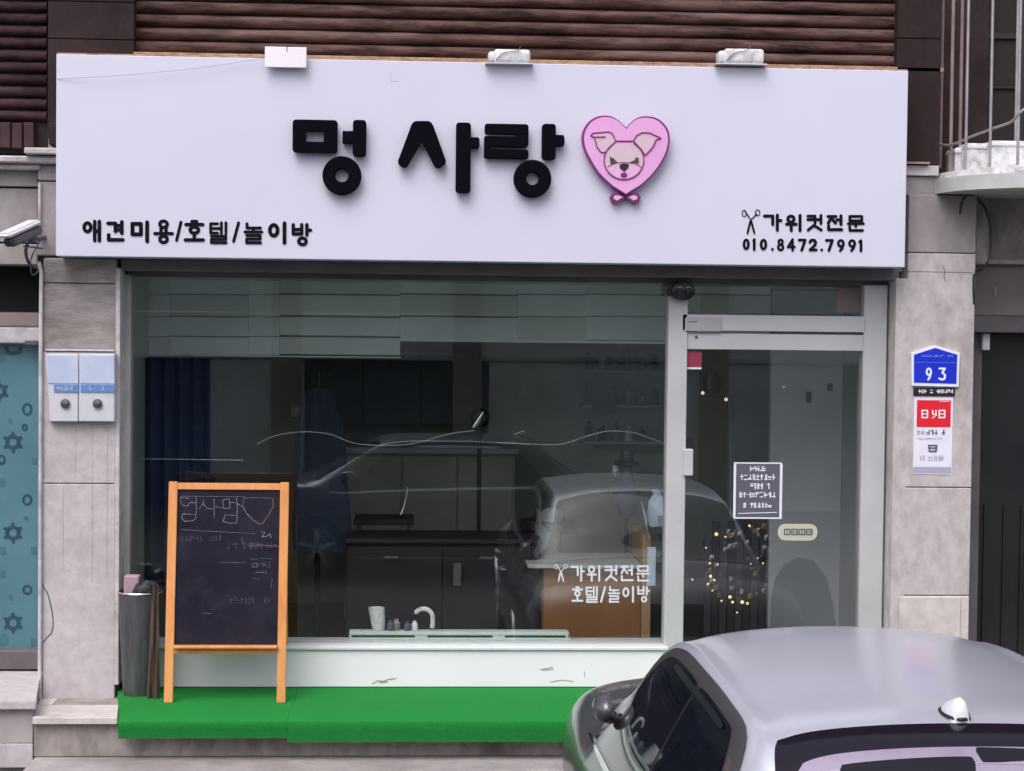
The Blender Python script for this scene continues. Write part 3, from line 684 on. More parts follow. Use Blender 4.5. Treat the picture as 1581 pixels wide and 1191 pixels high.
# black notice on door
def frame4(name, a, b_, c, d, w, Y, dep, mt, par):
    bm = NEW(); rbox(bm, a, b_, c, b_+w, Y, dep); rbox(bm, a, d-w, c, d, Y, dep); rbox(bm, a, b_+w, a+w, d-w, Y, dep); rbox(bm, c-w, b_+w, c, d-w, Y, dep)
    return link(name, bm, mt, par)
YN = 9.6635
fr('notice_sheet', 1134, 715, 1206, 800, YN, .001, M['printdark'], 0, dg)
frame4('notice_border', 1133, 714, 1207, 801.5, 2.6, YN-.0013, .001, M['printw'], dg)
rnd = random.Random(3); pen = Pen(YN-.0012, .0006)
for (a, c, y0, y1, n) in ((1158, 1183, 720.5, 727.5, 5), (1142, 1198, 733, 741, 9), (1153, 1189, 747, 755, 7), (1141, 1198, 760.5, 768, 9), (1142, 1197, 777, 784, 10)): scribble(pen, a, y0, c, y1, n, 1.3, rnd)
pen.line([(1140, 793), (1199, 791.5)], 1.2); pen.done('notice_lettering', M['printw'], dg)
bm = NEW(); prism(bm, rrect(1201, 809, 1262, 835, 12, YN), YN, YN+.001); link('oval_sticker', bm, M['cream'], dg)
pen = Pen(YN-.0003, .0006)
for k in range(4):
    a = 1211+k*11.3; frm = [(a, 817.5), (a+8.5, 817.5), (a+8.5, 825.5), (a, 825.5), (a, 817.5)]; pen.line(frm, 1.9); pen.line([(a+1, 821.5), (a+8, 821.5)] if k % 2 else [(a+4.2, 818), (a+4.2, 825)], 1.5)
pen.done('sticker_lettering', M['printdark'], dg)
# window lettering (white vinyl)
WP = YG-.0006
for chs, y0, y1, bxs in (('가위컷전문', 872.5, 898.5, [(881, 903), (906, 928), (932, 955), (957, 979), (982, 1003.5)]),
                         ('호텔/놀이방', 905, 931, [(882, 901), (903, 924), (926, 936), (938.5, 957.5), (960, 980), (983, 1003.5)])):
    for ch, (a, b_) in zip(chs, bxs):
        pen = Pen(WP, .0008); glyph(pen, ch, a, y0, b_, y1, 3.1 if ch not in '텔놀방문' else 2.7); pen.done('vinyl_letter', M['decal'], SF)
pen = Pen(WP, .0008); scissors(pen, 866, 882, .72, 1.2); pen.done('vinyl_scissors', M['decal'], SF)

# twin camera at the head of the mullion
c = P(1055, 452, 9.56); CC = thing('twin_lens_camera', 'black twin lens security camera above the mullion between window and door', 'camera', tuple(c))
bm = NEW(); lathe(bm, (c.x, 9.60, c.z+.01), [(.068, 0), (.07, -.02), (.062, -.045), (.03, -.055), (.001, -.056)], 24, 'y'); bmesh.ops.scale(bm, verts=bm.verts, vec=(1, 1, .78), space=Matrix.Translation((-c.x, -9.6, -c.z-.01)))
link('camera_body', bm, M['black'], CC, smooth=True)
bm = NEW(); box(bm, c.x-.085, c.x-.02, 9.57, 9.62, c.z-.02, c.z+.055, .006); link('mount', bm, M['black'], CC)
for dx in (-.022, .026):
    bm = NEW(); lathe(bm, (c.x+dx, 9.548, c.z+.012), [(.022, 0), (.021, -.012), (.012, -.014), (.001, -.012)], 16, 'y'); link('lens', bm, M['darkpane'], CC, smooth=True)

# ================================================================== DECK
DK = thing('turf_deck', 'raised entrance deck wrapped in bright green artificial turf', 'deck', (0, 9.2, ZD-.2))
zf1, zf2 = P(440, 1141, YD).z, P(700, 1147, YD).z
xm = P(443, 1120, YD).x
bm = NEW()
def carpet(bm, xa, xb, zbot, seed):
    rnd = random.Random(seed); n = max(6, int((xb-xa)/.05)); rows = []
    for i in range(n+1):
        x = xa+(xb-xa)*i/n; jb = rnd.uniform(-.0016, .0016); jf = rnd.uniform(-.001, .001)
        rows.append([bm.verts.new(p) for p in ((max(x, XL), 9.66, ZD), (max(x, XL) if 0 else x, 9.3, ZD+rnd.uniform(-.001, .001)), (x, YD+.02, ZD+jf*.3), (x, YD+.006, ZD-.006), (x, YD+jf, ZD-.022), (x, YD+.006+jf, (ZD+zbot)/2), (x, YD+.012, zbot+jb), (x, YD+.02, zbot+jb), (x, YD+.02, ZD-.03), (x, 9.66, ZD-.03))])
    for i in range(n):
        for k in range(10): bm.faces.new((rows[i][k], rows[i+1][k], rows[i+1][(k+1) % 10], rows[i][(k+1) % 10]))
    bm.faces.new(rows[0]); bm.faces.new(rows[-1][::-1])
carpet(bm, P(182, 1108, YD).x, xm, zf1, 1); link('turf_covering', bm, M['green'], DK, smooth=True)
bm = NEW(); skew(bm, [(XL, 9.501), (XL, 9.655), (P(182, 1108, YD).x+.03, 9.655), (P(182, 1108, YD).x+.03, 8.83), (P(182, 1108, YD).x+.001, 8.83)], ZD-.03, ZD-.0015); link('turf_corner', bm, M['green'], DK)
bm = NEW(); carpet(bm, xm+.001, XR-.02, zf2, 2); link('turf_covering', bm, M['green'], DK, smooth=True)

# ================================================================== CHALKBOARD A-FRAME
ztopb = P(350, 745, 9.36).z; Yb0 = 9.22; 
AB = thing('chalkboard_sign', 'orange wooden A-frame chalkboard standing on the green turf deck', 'chalkboard', (P(350, 1083, Yb0).x, Yb0+.2, ZD))
def lean(z, front=True):
    t = (z-ZD)/(ztopb-ZD); return Yb0+t*.15 if front else Yb0+.50-t*.30
def leanbox(bm, xa, xb, za, zb_, th, off=0.0, front=True, xs=0):
    vs = []
    for z in (za, zb_):
        y = lean(z, front)+off
        for x_, yy in ((xa, y), (xb, y), (xb, y+th), (xa, y+th)): vs.append(bm.verts.new((x_, yy, z)))
    for f in ((0, 1, 2, 3), (7, 6, 5, 4), (0, 4, 5, 1), (1, 5, 6, 2), (2, 6, 7, 3), (3, 7, 4, 0)): bm.faces.new([vs[i] for i in f])
    es = list({e for v in vs for e in v.link_edges}); bmesh.ops.bevel(bm, geom=es, offset=.0025, segments=2, affect='EDGES')
xa, xb = P(257, 900, 9.3).x, P(443.5, 900, 9.3).x; pw = .046
zA = P(350, 757, 9.35).z; zBt = P(350, 996, 9.27).z; zBb = P(350, 1007, 9.27).z
for (p, q) in ((xa, xa+pw), (xb-pw, xb)):
    bm = NEW(); leanbox(bm, p, q, ZD, ztopb, .028); link('leg', bm, M['orange'], AB)
bm = NEW(); leanbox(bm, xa+pw+.0005, xb-pw-.0005, zA, ztopb-.006, .024, .002); link('top_rail', bm, M['orange'], AB)
bm = NEW(); box(bm, xa+pw+.0005, xb-pw-.0005, lean(zBt)-.035, lean(zBt)+.03, zBt-.012, zBt, .002); link('chalk_ledge', bm, M['orange'], AB)
bm = NEW(); leanbox(bm, xa+pw+.0005, xb-pw-.0005, zBb-.008, zBt-.013, .02, .004); link('bottom_rail', bm, M['orange'], AB)
bm = NEW(); leanbox(bm, xa+pw-.004, xb-pw+.004, zBt, zA, .008, .012); link('board', bm, M['chalk'], AB)
for (p, q) in ((xa+.02, xa+.052), (xb-.052, xb-.02)):
    bm = NEW(); leanbox(bm, p, q, ZD, ztopb-.09, .02, front=False); link('leg', bm, M['orange'], AB)
bm = NEW(); leanbox(bm, xa+.053, xb-.053, zBb-.05, zBb, .016, .002, front=False); link('back_rail', bm, M['orange'], AB)
# chalk writing, mapped onto the leaning board
class LeanPen(Pen):
    def __init__(s): super().__init__(9.35, .0008)
def chalkobj(lines, w, mt):
    pen = Pen(9.33, .0006)
    for l in lines: pen.line(l, w)
    for v in pen.bm.verts:
        d = v.co.y-9.33; k = lean(v.co.z)+.0115; s = k/9.33
        v.co.x *= s; v.co.z = CAMZ+(v.co.z-CAMZ)*s; v.co.y = lean(v.co.z)+.0112+d
    return pen.done('chalk_lettering', mt, AB)
C = lambda *p: [(a/2.64, 740+b_/2.64) for a, b_ in p]
chalkobj([C((737, 72), (737, 95), (748, 108), (765, 110), (775, 95)), C((737, 75), (770, 78)), C((775, 95), (800, 97)), C((800, 72), (800, 145)), C((745, 142), (740, 160), (755, 172), (785, 170), (800, 158), (795, 145), (760, 142), (745, 142)),
          C((830, 85), (828, 100), (812, 122)), C((828, 100), (845, 120), (865, 122)), C((873, 80), (873, 158)), C((873, 112), (905, 118)),
          C((908, 85), (935, 80), (938, 118), (912, 120), (908, 85)), C((965, 75), (967, 128)), C((940, 95), (965, 95)), C((918, 145), (960, 148)), C((918, 145), (910, 172), (935, 180), (965, 178), (967, 130)),
          C((967, 100), (990, 112), (1005, 140), (1030, 165), (1055, 182)), C((1065, 215), (1080, 218), (1068, 235), (1085, 235), (1100, 222), (1105, 240))], .75, M['chalkline'])
chalkobj([C((990, 112), (993, 78), (1040, 75), (1112, 78)), C((737, 205), (800, 210), (900, 215), (1040, 222)), C((1020, 325), (1050, 328)), C((1060, 322), (1110, 325)), C((1060, 345), (1088, 350)), C((1025, 345), (1048, 342), (1048, 358), (1028, 360)),
          C((1040, 382), (1088, 378)), C((1045, 378), (1090, 384)), C((1000, 72), (740, 70)), C((830, 546), (862, 548)), C((1110, 405), (1104, 445)), C((895, 340), (1000, 342)), C((1030, 405), (1060, 408)), C((985, 238), (992, 268)), C((900, 225), (898, 250))], .55, M['chalkmid'])
chalkobj([C((1112, 78), (1114, 110), (1095, 145), (1070, 182), (1055, 182)), C((1010, 272), (1050, 268), (1135, 275))], .6, M['chalkred'])
rnd = random.Random(11); pen = Pen(9.33, .0004)
for (a, c, y0, y1, n) in ((278, 345, 828, 836, 9), (350, 400, 838, 848, 6), (375, 428, 838, 846, 8), (348, 418, 922, 932, 12), (387, 420, 868, 876, 4)): scribble(pen, a, y0, c, y1, n, .9, rnd)
for v in pen.bm.verts:
    d = v.co.y-9.33; k = lean(v.co.z)+.0115; s = k/9.33
    v.co.x *= s; v.co.z = CAMZ+(v.co.z-CAMZ)*s; v.co.y = lean(v.co.z)+.0114+d
pen.done('chalk_lettering', M['chalkdim'], AB)

# ================================================================== BIN
bc = P(216, 1058, 9.45); br = .118
bc = Vector((P(214, 1000, 9.45).x+.006, 9.46, ZD)); hb = P(214, 918, 9.35).z-ZD
BN = thing('waste_bin', 'tapered grey metal waste bin between the left pillar and the chalkboard', 'bin', tuple(bc))
bm = NEW(); lathe(bm, tuple(bc), [(.088, 0), (.09, .01), (.116, hb-.01), (.116, hb), (.110, hb), (.085, .02), (.001, .02)], 40); link('bin_body', bm, M['steel'], BN, smooth=True)
bm = NEW(); pr_ = [(bc.x+.117*math.cos(t), bc.y+.117*math.sin(t), bc.z+hb) for t in np.linspace(0, 2*math.pi, 33)]; tube(bm, pr_, .0045, 6, False); link('rim', bm, M['chrome'], BN, smooth=True)
bm = NEW(); lathe(bm, (bc.x+.03, bc.y+.0, bc.z+hb-.05), [(.06, 0), (.075, .05), (.06, .09), (.02, .105), (.001, .106)], 14)
for v in bm.verts: v.co += Vector((random.uniform(-.006, .006),)*3)
tag(link('bin_bag', bm, M['bagdark'], smooth=True), 'crumpled black bag poking out of the grey waste bin', 'bag')
bm = NEW(); box(bm, bc.x-.085, bc.x-.005, bc.y-.02, bc.y+.05, bc.z+hb-.08, bc.z+hb+.085, .006); tag(link('card_box', bm, M['pinkbox']), 'faded pink card box standing in the waste bin', 'box')
# cloth draped beside the bin
bm = NEW(); n = 12; rows = []
for i in range(n+1):
    t = i/n; z = ZD+.002+(hb+.06)*(1-t); xo = bc.x+.085-.03*t; wd_ = .035+.035*t
    rows.append([bm.verts.new((xo+wd_*k/5, bc.y-.15+.012*math.sin(k*2.1+t*3)+.02*t, z)) for k in range(6)])
for i in range(n):
    for k in range(5): bm.faces.new((rows[i][k], rows[i+1][k], rows[i+1][k+1], rows[i][k+1]))
bmesh.ops.solidify(bm, geom=bm.faces[:], thickness=.006)
tag(link('draped_cloth', bm, M['bagtan'], smooth=True), 'tan cloth hanging between the waste bin and the chalkboard leg', 'cloth')

# ================================================================== LEFT NEIGHBOUR
LN = thing('neighbour_entrance', 'entrance next door at the left edge with a frosted teal glass door and pale steps', 'entrance', (-2.3, 9.7, 0))
xe = P(60, 800, 9.6).x; xw = P(-90, 800, 9.75).x
bm = NEW(); box(bm, xw, xe, 9.85, 9.95, P(30, 482, 9.8).z, P(30, 408, 9.8).z+.1); link('transom_pane', bm, M['blackvoid'], LN)
bm = NEW(); box(bm, xw, xe, 9.70, 9.95, P(30, 504, 9.7).z, P(30, 484, 9.7).z, .004); link('head_beam', bm, M['beam'], LN)
bm = NEW(); box(bm, xw, xe, 9.69, 9.95, P(30, 530, 9.69).z, P(30, 506, 9.69).z, .004); link('lintel', bm, M['whitestone'], LN)
bm = NEW(); box(bm, xw, xe, 9.76, 9.78, P(30, 1003, 9.76).z, P(30, 531, 9.76).z); ld = link('glass_door', bm, M['teal'], LN)
bm = NEW(); box(bm, xw, xe+.02, 9.68, 9.95, P(30, 1034, 9.68).z, P(30, 1005, 9.68).z, .004); link('door_sill', bm, M['darkmetal'], LN)
zt = P(30, 1035, 9.72).z
bm = NEW(); skew(bm, [(xw, 8.90), (P(56, 1085, 8.9).x, 8.90), (P(60, 1040, 9.5).x, 9.5), (P(60, 1040, 9.5).x, 9.8), (xw, 9.8)], zt-.042, zt, .005); link('step_tread', bm, M['granite'], LN)
bm = NEW(); skew(bm, [(xw, 8.94), (P(51, 1120, 8.94).x, 8.94), (P(60, 1040, 9.5).x, 9.5), (xw, 9.5)], P(30, 1148, 8.94).z+.001, zt-.043, .003); link('step_riser', bm, M['concrete'], LN)
bm = NEW(); skew(bm, [(xw, 8.92), (P(51, 1160, 8.92).x-.001, 8.92), (P(60, 1040, 9.5).x, 9.5), (xw, 9.5)], P(30, 1186, 8.92).z, P(30, 1148, 8.94).z-.001, .004); link('step_riser', bm, M['granite'], LN)
bm = NEW(); box(bm, xw, P(52, 1160, 8.93).x-.006, 8.97, 9.8, 0, P(30, 1187, 8.92).z, .004); link('step_base', bm, M['stained'], LN)
bm = NEW(); rbox(bm, 38, 526, 58, 533, 9.66, .02, .002); link('door_closer_bar', bm, M['printdark'], ld)
YT = 9.759
def gear(cx, cy, r, mt):
    pen = Pen(YT, .001); pen.oval(cx, cy, r*.62, r*.62, r*.42)
    for k in range(6):
        t = k*math.pi/3+.5; pen.line([(cx+r*.75*math.cos(t), cy+r*.75*math.sin(t)), (cx+r*.98*math.cos(t), cy+r*.98*math.sin(t))], r*.36)
    pen.done('flower_print', mt, ld)
for (x, y) in ((20, 683), (20, 823), (20, 962), (-2, 604)): gear(x, y, 14, M['tealdark'])
for (x, y, a, b_) in ((42, 632, 6, 8), (42, 772, 6, 7), (42, 911, 6, 6), (2, 710, 5, 6), (38, 660, 3, 4)):
    pen = Pen(YT, .001); pen.oval(x, y, a, b_, 3.4); pen.done('ring_print', M['tealdark'], ld)
for (x, y, s) in ((53, 712, 8), (2, 745, 10), (52, 992, 9), (4, 850, 9), (52, 850, 8), (3, 886, 9)):
    pen = Pen(YT, .001); pen.poly([(x-s*.6, y-s*.7), (x+s*.5, y-s*.6), (x+s*.6, y+s*.6), (x-s*.4, y+s*.7)][::-1]); pen.done('square_print', M['tealmid'], ld)
pen = Pen(YT, .001)
for (x, y, a) in ((2, 550, 8), (4, 988, 9), (40, 800, 3), (15, 650, 3), (16, 922, 4)): pen.oval(x, y, a*.5, a*.6, a*.9)
pen.done('faded_print', M['tealmid'], ld)
pen = Pen(YT, .001); pen.line([(10, 538), (12, 544), (20, 546), (30, 544), (32, 538)], 6); pen.done('bowl_print', M['tealdark'], ld)
# security camera
c = P(40, 362, 9.35); CT = thing('security_camera', 'white bullet security camera on a bracket left of the signboard', 'camera', tuple(c))
a = P(8, 366, 9.2); b2 = P(55, 345, 9.38)
ax = (Vector(b2)-Vector(a)); L_ = ax.length; ax.normalize()
def obox(bm, org, ax, side, upv, l0, l1, s0, s1, u0, u1, bev=.004):
    vs = [bm.verts.new(org+ax*l+side*s+upv*u) for l in (l0, l1) for s, u in ((s0, u0), (s1, u0), (s1, u1), (s0, u1))]
    for f in ((0, 1, 2, 3), (7, 6, 5, 4), (0, 4, 5, 1), (1, 5, 6, 2), (2, 6, 7, 3), (3, 7, 4, 0)): bm.faces.new([vs[i] for i in f])
    bmesh.ops.bevel(bm, geom=list({e for v in vs for e in v.link_edges}), offset=bev, segments=3, affect='EDGES')
side = ax.cross(Vector((0, 0, 1))).normalized(); upv = side.cross(ax).normalized()
bm = NEW(); obox(bm, Vector(a), ax, side, upv, -.015, L_, -.048, .048, -.004, .022, .010); link('sun_shield', bm, M['whitepl'], CT, smooth=True)
bm = NEW(); obox(bm, Vector(a), ax, side, upv, .01, L_+.01, -.036, .036, -.062, -.002, .014); link('camera_body', bm, M['darkmetal'], CT, smooth=True)
bm = NEW(); lathe(bm, (0, 0, 0), [(.024, 0), (.024, -.01), (.018, -.012), (.001, -.010)], 16, 'x')
q = Vector((1, 0, 0)).rotation_difference(ax).to_matrix().to_4x4(); bmesh.ops.transform(bm, matrix=Matrix.Translation(Vector(a)+ax*.012-upv*.032) @ q, verts=bm.verts); link('lens', bm, M['darkpane'], CT, smooth=True)
bm = NEW(); tube(bm, cr([tuple(P(50, 368, 9.36)), tuple(P(42, 378, 9.36)), tuple(P(40, 392, 9.42)), tuple(P(46, 408, 9.5)), tuple(P(58, 415, 9.55))], 4), .009, 8); tube(bm, [P(48, 372, 9.36), P(70, 366, 9.53)], .012, 8); tube(bm, cr([tuple(P(62, 372, 9.45)), tuple(P(48, 400, 9.45)), tuple(P(50, 425, 9.5)), tuple(P(60, 418, 9.52))], 4), .004, 6); tube(bm, [P(36, 380, 9.4), P(66, 384, 9.5)], .005, 6); link('bracket', bm, M['printdark'], CT, smooth=True)
# mailboxes
for i, (a, b_, lx, lab) in enumerate(((70, 121, 99, 'left mailbox of the joined pale pair on the stone pillar, its side edge skewed'), (121.6, 177, 149, 'right mailbox of the joined pale pair, nearest to the shop window'))):
    Y0, Y1 = YP-.10, YP-.052
    xa_, xb_ = P(a, 545, Y0).x, P(b_, 545, Y0).x; z1 = P(a, 546, Y0).z; z0 = P(a, 651, Y1).z
    xa2 = P(a+(8 if i == 0 else 0), 650, Y1).x; xb2 = P(b_-.4, 650, Y1).x
    mb = thing('mailbox', lab, 'mailbox', ((xa_+xb_)/2, Y1, z0), 'mailboxes on the left pillar')
    bm = NEW(); zm = P(a, 606, Y0).z
    vs = [(xa_, Y0, z1), (xb_, Y0, z1), (xb2, Y1, z0), (xa2, Y1, z0), (xa_, YP-.001, z1), (xb_, YP-.001, z1), (xb2, YP-.001, z0), (xa_, YP-.001, z0)]
    V = [bm.verts.new(v) for v in vs]
    for f in ((0, 1, 2, 3), (5, 4, 7, 6), (4, 5, 1, 0), (1, 5, 6, 2), (3, 2, 6, 7), (4, 0, 3, 7)): bm.faces.new([V[k] for k in f])
    bmesh.ops.bevel(bm, geom=bm.edges[:], offset=.004, segments=2, affect='EDGES'); link('box_body', bm, M['whitepl'], mb)
    def ymb(z): return Y0+(Y1-Y0)*(z1-z)/(z1-z0)
    def slab(name, pa, pt, pb, pbm, mt, th=.003):
        zt_, zb_ = P(pa, pt, Y0).z, P(pa, pbm, Y0).z; xA_, xB_ = P(pa, pt, Y0).x, P(pb, pt, Y0).x
        bm = NEW(); V = []
        for z in (zt_, zb_):
            y = ymb(z)
            for x_, yy in ((xA_, y-th), (xB_, y-th), (xB_, y+.001), (xA_, y+.001)): V.append(bm.verts.new((x_, yy, z)))
        for f in ((0, 1, 2, 3), (7, 6, 5, 4), (0, 4, 5, 1), (1, 5, 6, 2), (2, 6, 7, 3), (3, 7, 4, 0)): bm.faces.new([V[k] for k in f])
        return link(name, bm, mt, mb)
    slab('letter_flap', a+(3 if i == 0 else 1), 549, b_-1, 592, M['bluebox'], .004)
    slab('name_band', a+(12 if i == 0 else 1.5), 594, b_-1, 606, M['bluetape'], .0045)
    pen = Pen(9.4, .0005); rnd = random.Random(i); scribble(pen, a+(16 if i == 0 else 14), 596.5, b_-4, 603, 6, .9, rnd)
    for v in pen.bm.verts: v.co.y = v.co.y-9.4+ymb(v.co.z)-.005
    pen.done('band_lettering', M['bluebox'], mb)
    lc = P(lx, 624, Y0); yl = ymb(lc.z)
    bm = NEW(); lathe(bm, (lc.x, yl, lc.z), [(.023, .001), (.023, -.006), (.012, -.009), (.001, -.009)], 20, 'y'); link('lock', bm, M['brass'], mb, smooth=True)
    bm = NEW(); ring(bm, lc.x, lc.z, .0255, .0215, yl-.008, yl-.001, 20); link('lock_ring', bm, M['printdark'], mb)
    bm = NEW(); box(bm, lc.x-.003, lc.x+.012, yl-.014, yl-.008, lc.z-.008, lc.z+.004, .001); link('lock_tab', bm, M['chrome'], mb)
bm = NEW(); rbox(bm, 70, 539, 177, 543, YP-.012, .012, .002); link('mailbox_shelf_strip', bm, M['whitestone'], pl)

# ================================================================== ADDRESS PLATE ETC
def outl(pts, Y): return [(P(a, b_, Y).x, P(a, b_, Y).z) for a, b_ in pts]
AP = thing('address_plate', 'blue house shaped address plate numbered 93 with white border on the right pillar', 'sign', tuple(P(1444, 597, YP)))
pent = [(1407, 545), (1444, 533.5), (1482, 545), (1480, 598), (1408, 596)]
bm = NEW(); prism(bm, outl(pent, YP-.012)[::-1], YP-.014, YP-.0005, .002); link('plate_border', bm, M['printw'], AP)
bm = NEW(); prism(bm, outl([(1411, 548), (1444, 537.5), (1478, 548), (1476.5, 593), (1411, 591)], YP-.014)[::-1], YP-.0155, YP-.0135); link('plate_face', bm, M['blue'], AP)
pen = Pen(YP-.0156, .0006); pen.line([(1412, 559.5), (1476.5, 560.5)], .5)
pen.done('divider_line', M['bluetape'], AP)
pen = Pen(YP-.0156, .0006); rnd = random.Random(5); scribble(pen, 1422, 548.5, 1472, 551.5, 11, .6, rnd); pen.done('street_lettering', M['bluetape'], AP)
for ch, a, b_ in (('9', 1428, 1440), ('3', 1448, 1462)):
    pen = Pen(YP-.0156, .0008); glyph(pen, ch, a, 567, b_, 588, 3.2); pen.done('digit', M['printw'], AP)
NP = thing('name_plate', 'narrow black plate with white lettering under the blue address plate', 'sign', tuple(P(1444, 611, YP)))
bm = NEW(); rbox(bm, 1411, 598.5, 1474.5, 611.5, YP-.012, .011, .002); link('plate', bm, M['black'], NP)
pen = Pen(YP-.0125, .0006); scribble(pen, 1418, 602, 1472, 607, 12, 1.0, rnd); pen.done('plate_lettering', M['printw'], NP)
RN = thing('notice_sheet', 'white paper notice with a red top block pasted on the right pillar', 'notice', tuple(P(1440, 733, YP)))
bm = NEW(); prism(bm, outl([(1411.5, 613), (1471.5, 613.5), (1469, 733), (1409.5, 732)], YP-.002)[::-1], YP-.003, YP-.0004); link('paper', bm, M['paper'], RN)
bm = NEW(); rbox(bm, 1416, 618, 1467.5, 660, YP-.0042, .001); link('red_block', bm, M['red'], RN)
pen = Pen(YP-.0045, .0006)
for k, a in enumerate((1423.5, 1439, 1450)):
    if k != 1: pen.line([(a, 634), (a+8.5, 634), (a+8.5, 645), (a, 645), (a, 634)], 2.2); pen.line([(a, 639.5), (a+8, 639.5)], 1.6)
    else: pen.line([(a+1, 634), (a+1, 640), (a+6, 640), (a+6, 634)], 2); pen.line([(a, 646), (a+7, 641)], 1.4)
pen.line([(1451, 620.5), (1466, 620)], .8); pen.done('red_block_lettering', M['printw'], RN)
pen = Pen(YP-.0033, .0005)
scribble(pen, 1430, 664.5, 1466, 671, 6, 1.5, rnd); pen.line([(1434, 688), (1446, 688), (1445, 697), (1435, 697), (1434, 688)], 2.6); pen.line([(1436, 692), (1444, 692)], 2.4)
pen.done('notice_lettering', M['printdark'], RN)
pen = Pen(YP-.0033, .0005); scribble(pen, 1420, 704, 1457, 711, 9, .9, rnd); scribble(pen, 1415, 665, 1428, 671, 2, 1.6, rnd); scribble(pen, 1416, 676, 1460, 679, 10, .5, rnd); pen.done('notice_lettering', M['printgrey'], RN)
bm = NEW(); rbox(bm, 1410, 721, 1468.5, 731, YP-.0042, .001); link('footer_band', bm, M['printgrey'], RN)

# ================================================================== RIGHT NEIGHBOUR
RB = thing('neighbour_doorway', 'dark recessed doorway with a brown lintel at the right edge of the picture', 'doorway', (3.5, 9.9, 0))
xr0, xr1 = prx1-.02, P(1760, 600, 9.9).x
bm = NEW(); box(bm, xr0, xr1, 9.72, 10.1, P(1560, 402, 9.72).z, P(1540, 255, 9.72).z, .004); link('wall_band', bm, M['stained'], RB)
bm = NEW(); box(bm, xr0, xr1, 9.70, 10.1, P(1560, 408, 9.7).z, P(1560, 402, 9.7).z+.003, .003); link('moulding', bm, M['concrete'], RB)
bm = NEW(); box(bm, xr0, xr1, 9.76, 10.1, P(1560, 488, 9.76).z, P(1560, 408, 9.76).z, .003); link('wall_band', bm, M['revealbrown'], RB)
bm = NEW(); box(bm, xr0, xr1, 9.74, 10.1, P(1560, 514, 9.74).z, P(1560, 488, 9.74).z-.001, .004); link('lintel', bm, M['darkmetal'], RB)
bm = NEW(); box(bm, xr0, P(1512, 700, 9.86).x, 9.84, 10.1, 0, P(1560, 514, 9.76).z, .003); link('jamb', bm, M['darkmetal'], RB)
bm = NEW(); box(bm, P(1512, 700, 9.9).x, xr1, 9.92, 9.96, 0, P(1560, 514, 9.76).z, .003); dl = link('door_leaf', bm, M['doorblack'], RB)
for px in (1521, 1551, 1578, 1606):
    bm = NEW(); x = P(px, 800, 9.91).x; box(bm, x-.008, x+.008, 9.905, 9.92, 0, P(1560, 780, 9.9).z, .002); link('door_rib', bm, M['doorblack'], dl)
bm = NEW(); rbox(bm, 1517.5, 515, 1528.5, 541, 9.80, .05, .004); tag(link('door_sensor', bm, M['whitepl']), 'small white sensor box at the top of the dark right doorway', 'sensor')
bm = NEW(); tube(bm, [P(1537, 443, 9.75), P(1537, 457, 9.75)], .003, 6); link('hanging_wire', bm, M['whitestone'], RB)
# rounded corner pilaster and loop of cable
bm = NEW(); x0, x1, z0, z1 = R(1497, 312, 1526, 408, 9.58)
prism(bm, [(x0, z0), (x1, z0), (x1, z1-.10), (x1-.012, z1-.05), (x1-.035, z1-.015), (x0+.01, z1), (x0, z1-.002)], 9.58, 9.75, .006); link('rounded_corbel', bm, M['stained'], RB)
bm = NEW(); tube(bm, cr([tuple(P(1482, 330, 9.5)), tuple(P(1487, 308, 9.5)), tuple(P(1503, 303, 9.52)), tuple(P(1521, 322, 9.54)), tuple(P(1530, 358, 9.55)), tuple(P(1528, 395, 9.54)), tuple(P(1517, 415, 9.53)), tuple(P(1504, 424, 9.5)), tuple(P(1504, 470, 9.5))], 5), .0065, 8)
tag(link('looped_cable', bm, M['black'], smooth=True), 'black cable looping over the rounded corbel right of the signboard', 'cable')
# upper right bay: wall, window, balcony
UB = thing('upper_bay', 'shadowed brown bay wall with a dark window above the right doorway', 'wall', (3.9, 10.2, 3.4))
zt_ = P(1500, -80, 10).z; zb_ = P(1500, 285, 10).z
bm = NEW(); box(bm, rx1-.02, P(1505, 100, 10.2).x, 9.95, 10.4, zb_, zt_); link('wall_panel', bm, M['brownstone'], UB)
bm = NEW(); box(bm, P(1505, 100, 10.2).x, xr1+.3, 10.2, 10.4, zb_, zt_); link('wall_panel', bm, M['brownstone'], UB)
wx0, wx1, wz0, wz1 = R(1503, -60, 1640, 235, 10.12)
bm = NEW(); box(bm, wx0+.03, wx1, 10.16, 10.17, wz0, wz1); link('window_pane', bm, M['darkpane'], UB)
for (a, b_, c, d) in ((1503, -60, 1510, 240), (1573, -60, 1580, 240), (1503, 50, 1640, 62), (1503, 132, 1640, 139), (1503, 228, 1640, 238)):
    bm = NEW(); rbox(bm, a, b_, c, d, 10.10+(0.004 if c-a > 40 else 0), .06, .003); link('window_frame', bm, M['black'], UB)
bm = NEW(); rbox(bm, 1512, 145, 1572, 232, 10.152, .006); link('curtain', bm, M['revealbrown'], UB)
M['slab'] = mat('balcony_render', (.40, .40, .39), .6, (.50, .50, .49), 5, .2, 60)
BA = thing('balcony', 'curved concrete balcony with vertical steel guard bars at the top right', 'balcony', (P(1560, 280, 9.3).x, 9.4, P(1560, 290, 9.2).z))
zs_ = P(1520, 291, 9.1).z; zs2 = P(1520, 268, 9.1).z
xs0 = P(1462, 290, 9.3).x; xs1 = xr1+.2
front = cr([(xs0, 9.9), (xs0+.01, 9.45), (xs0+.10, 9.2), (xs0+.35, 9.0), (xs0+.8, 8.9), (xs1, 8.88)], 6)
poly = [(x, y) for x, y in front]+[(xs1, 9.94), (xs0, 9.94)]
bm = NEW(); A_ = [bm.verts.new((x, y, zs_)) for x, y in poly]; B_ = [bm.verts.new((x, y, zs2)) for x, y in poly]
bm.faces.new(A_[::-1]); bm.faces.new(B_)
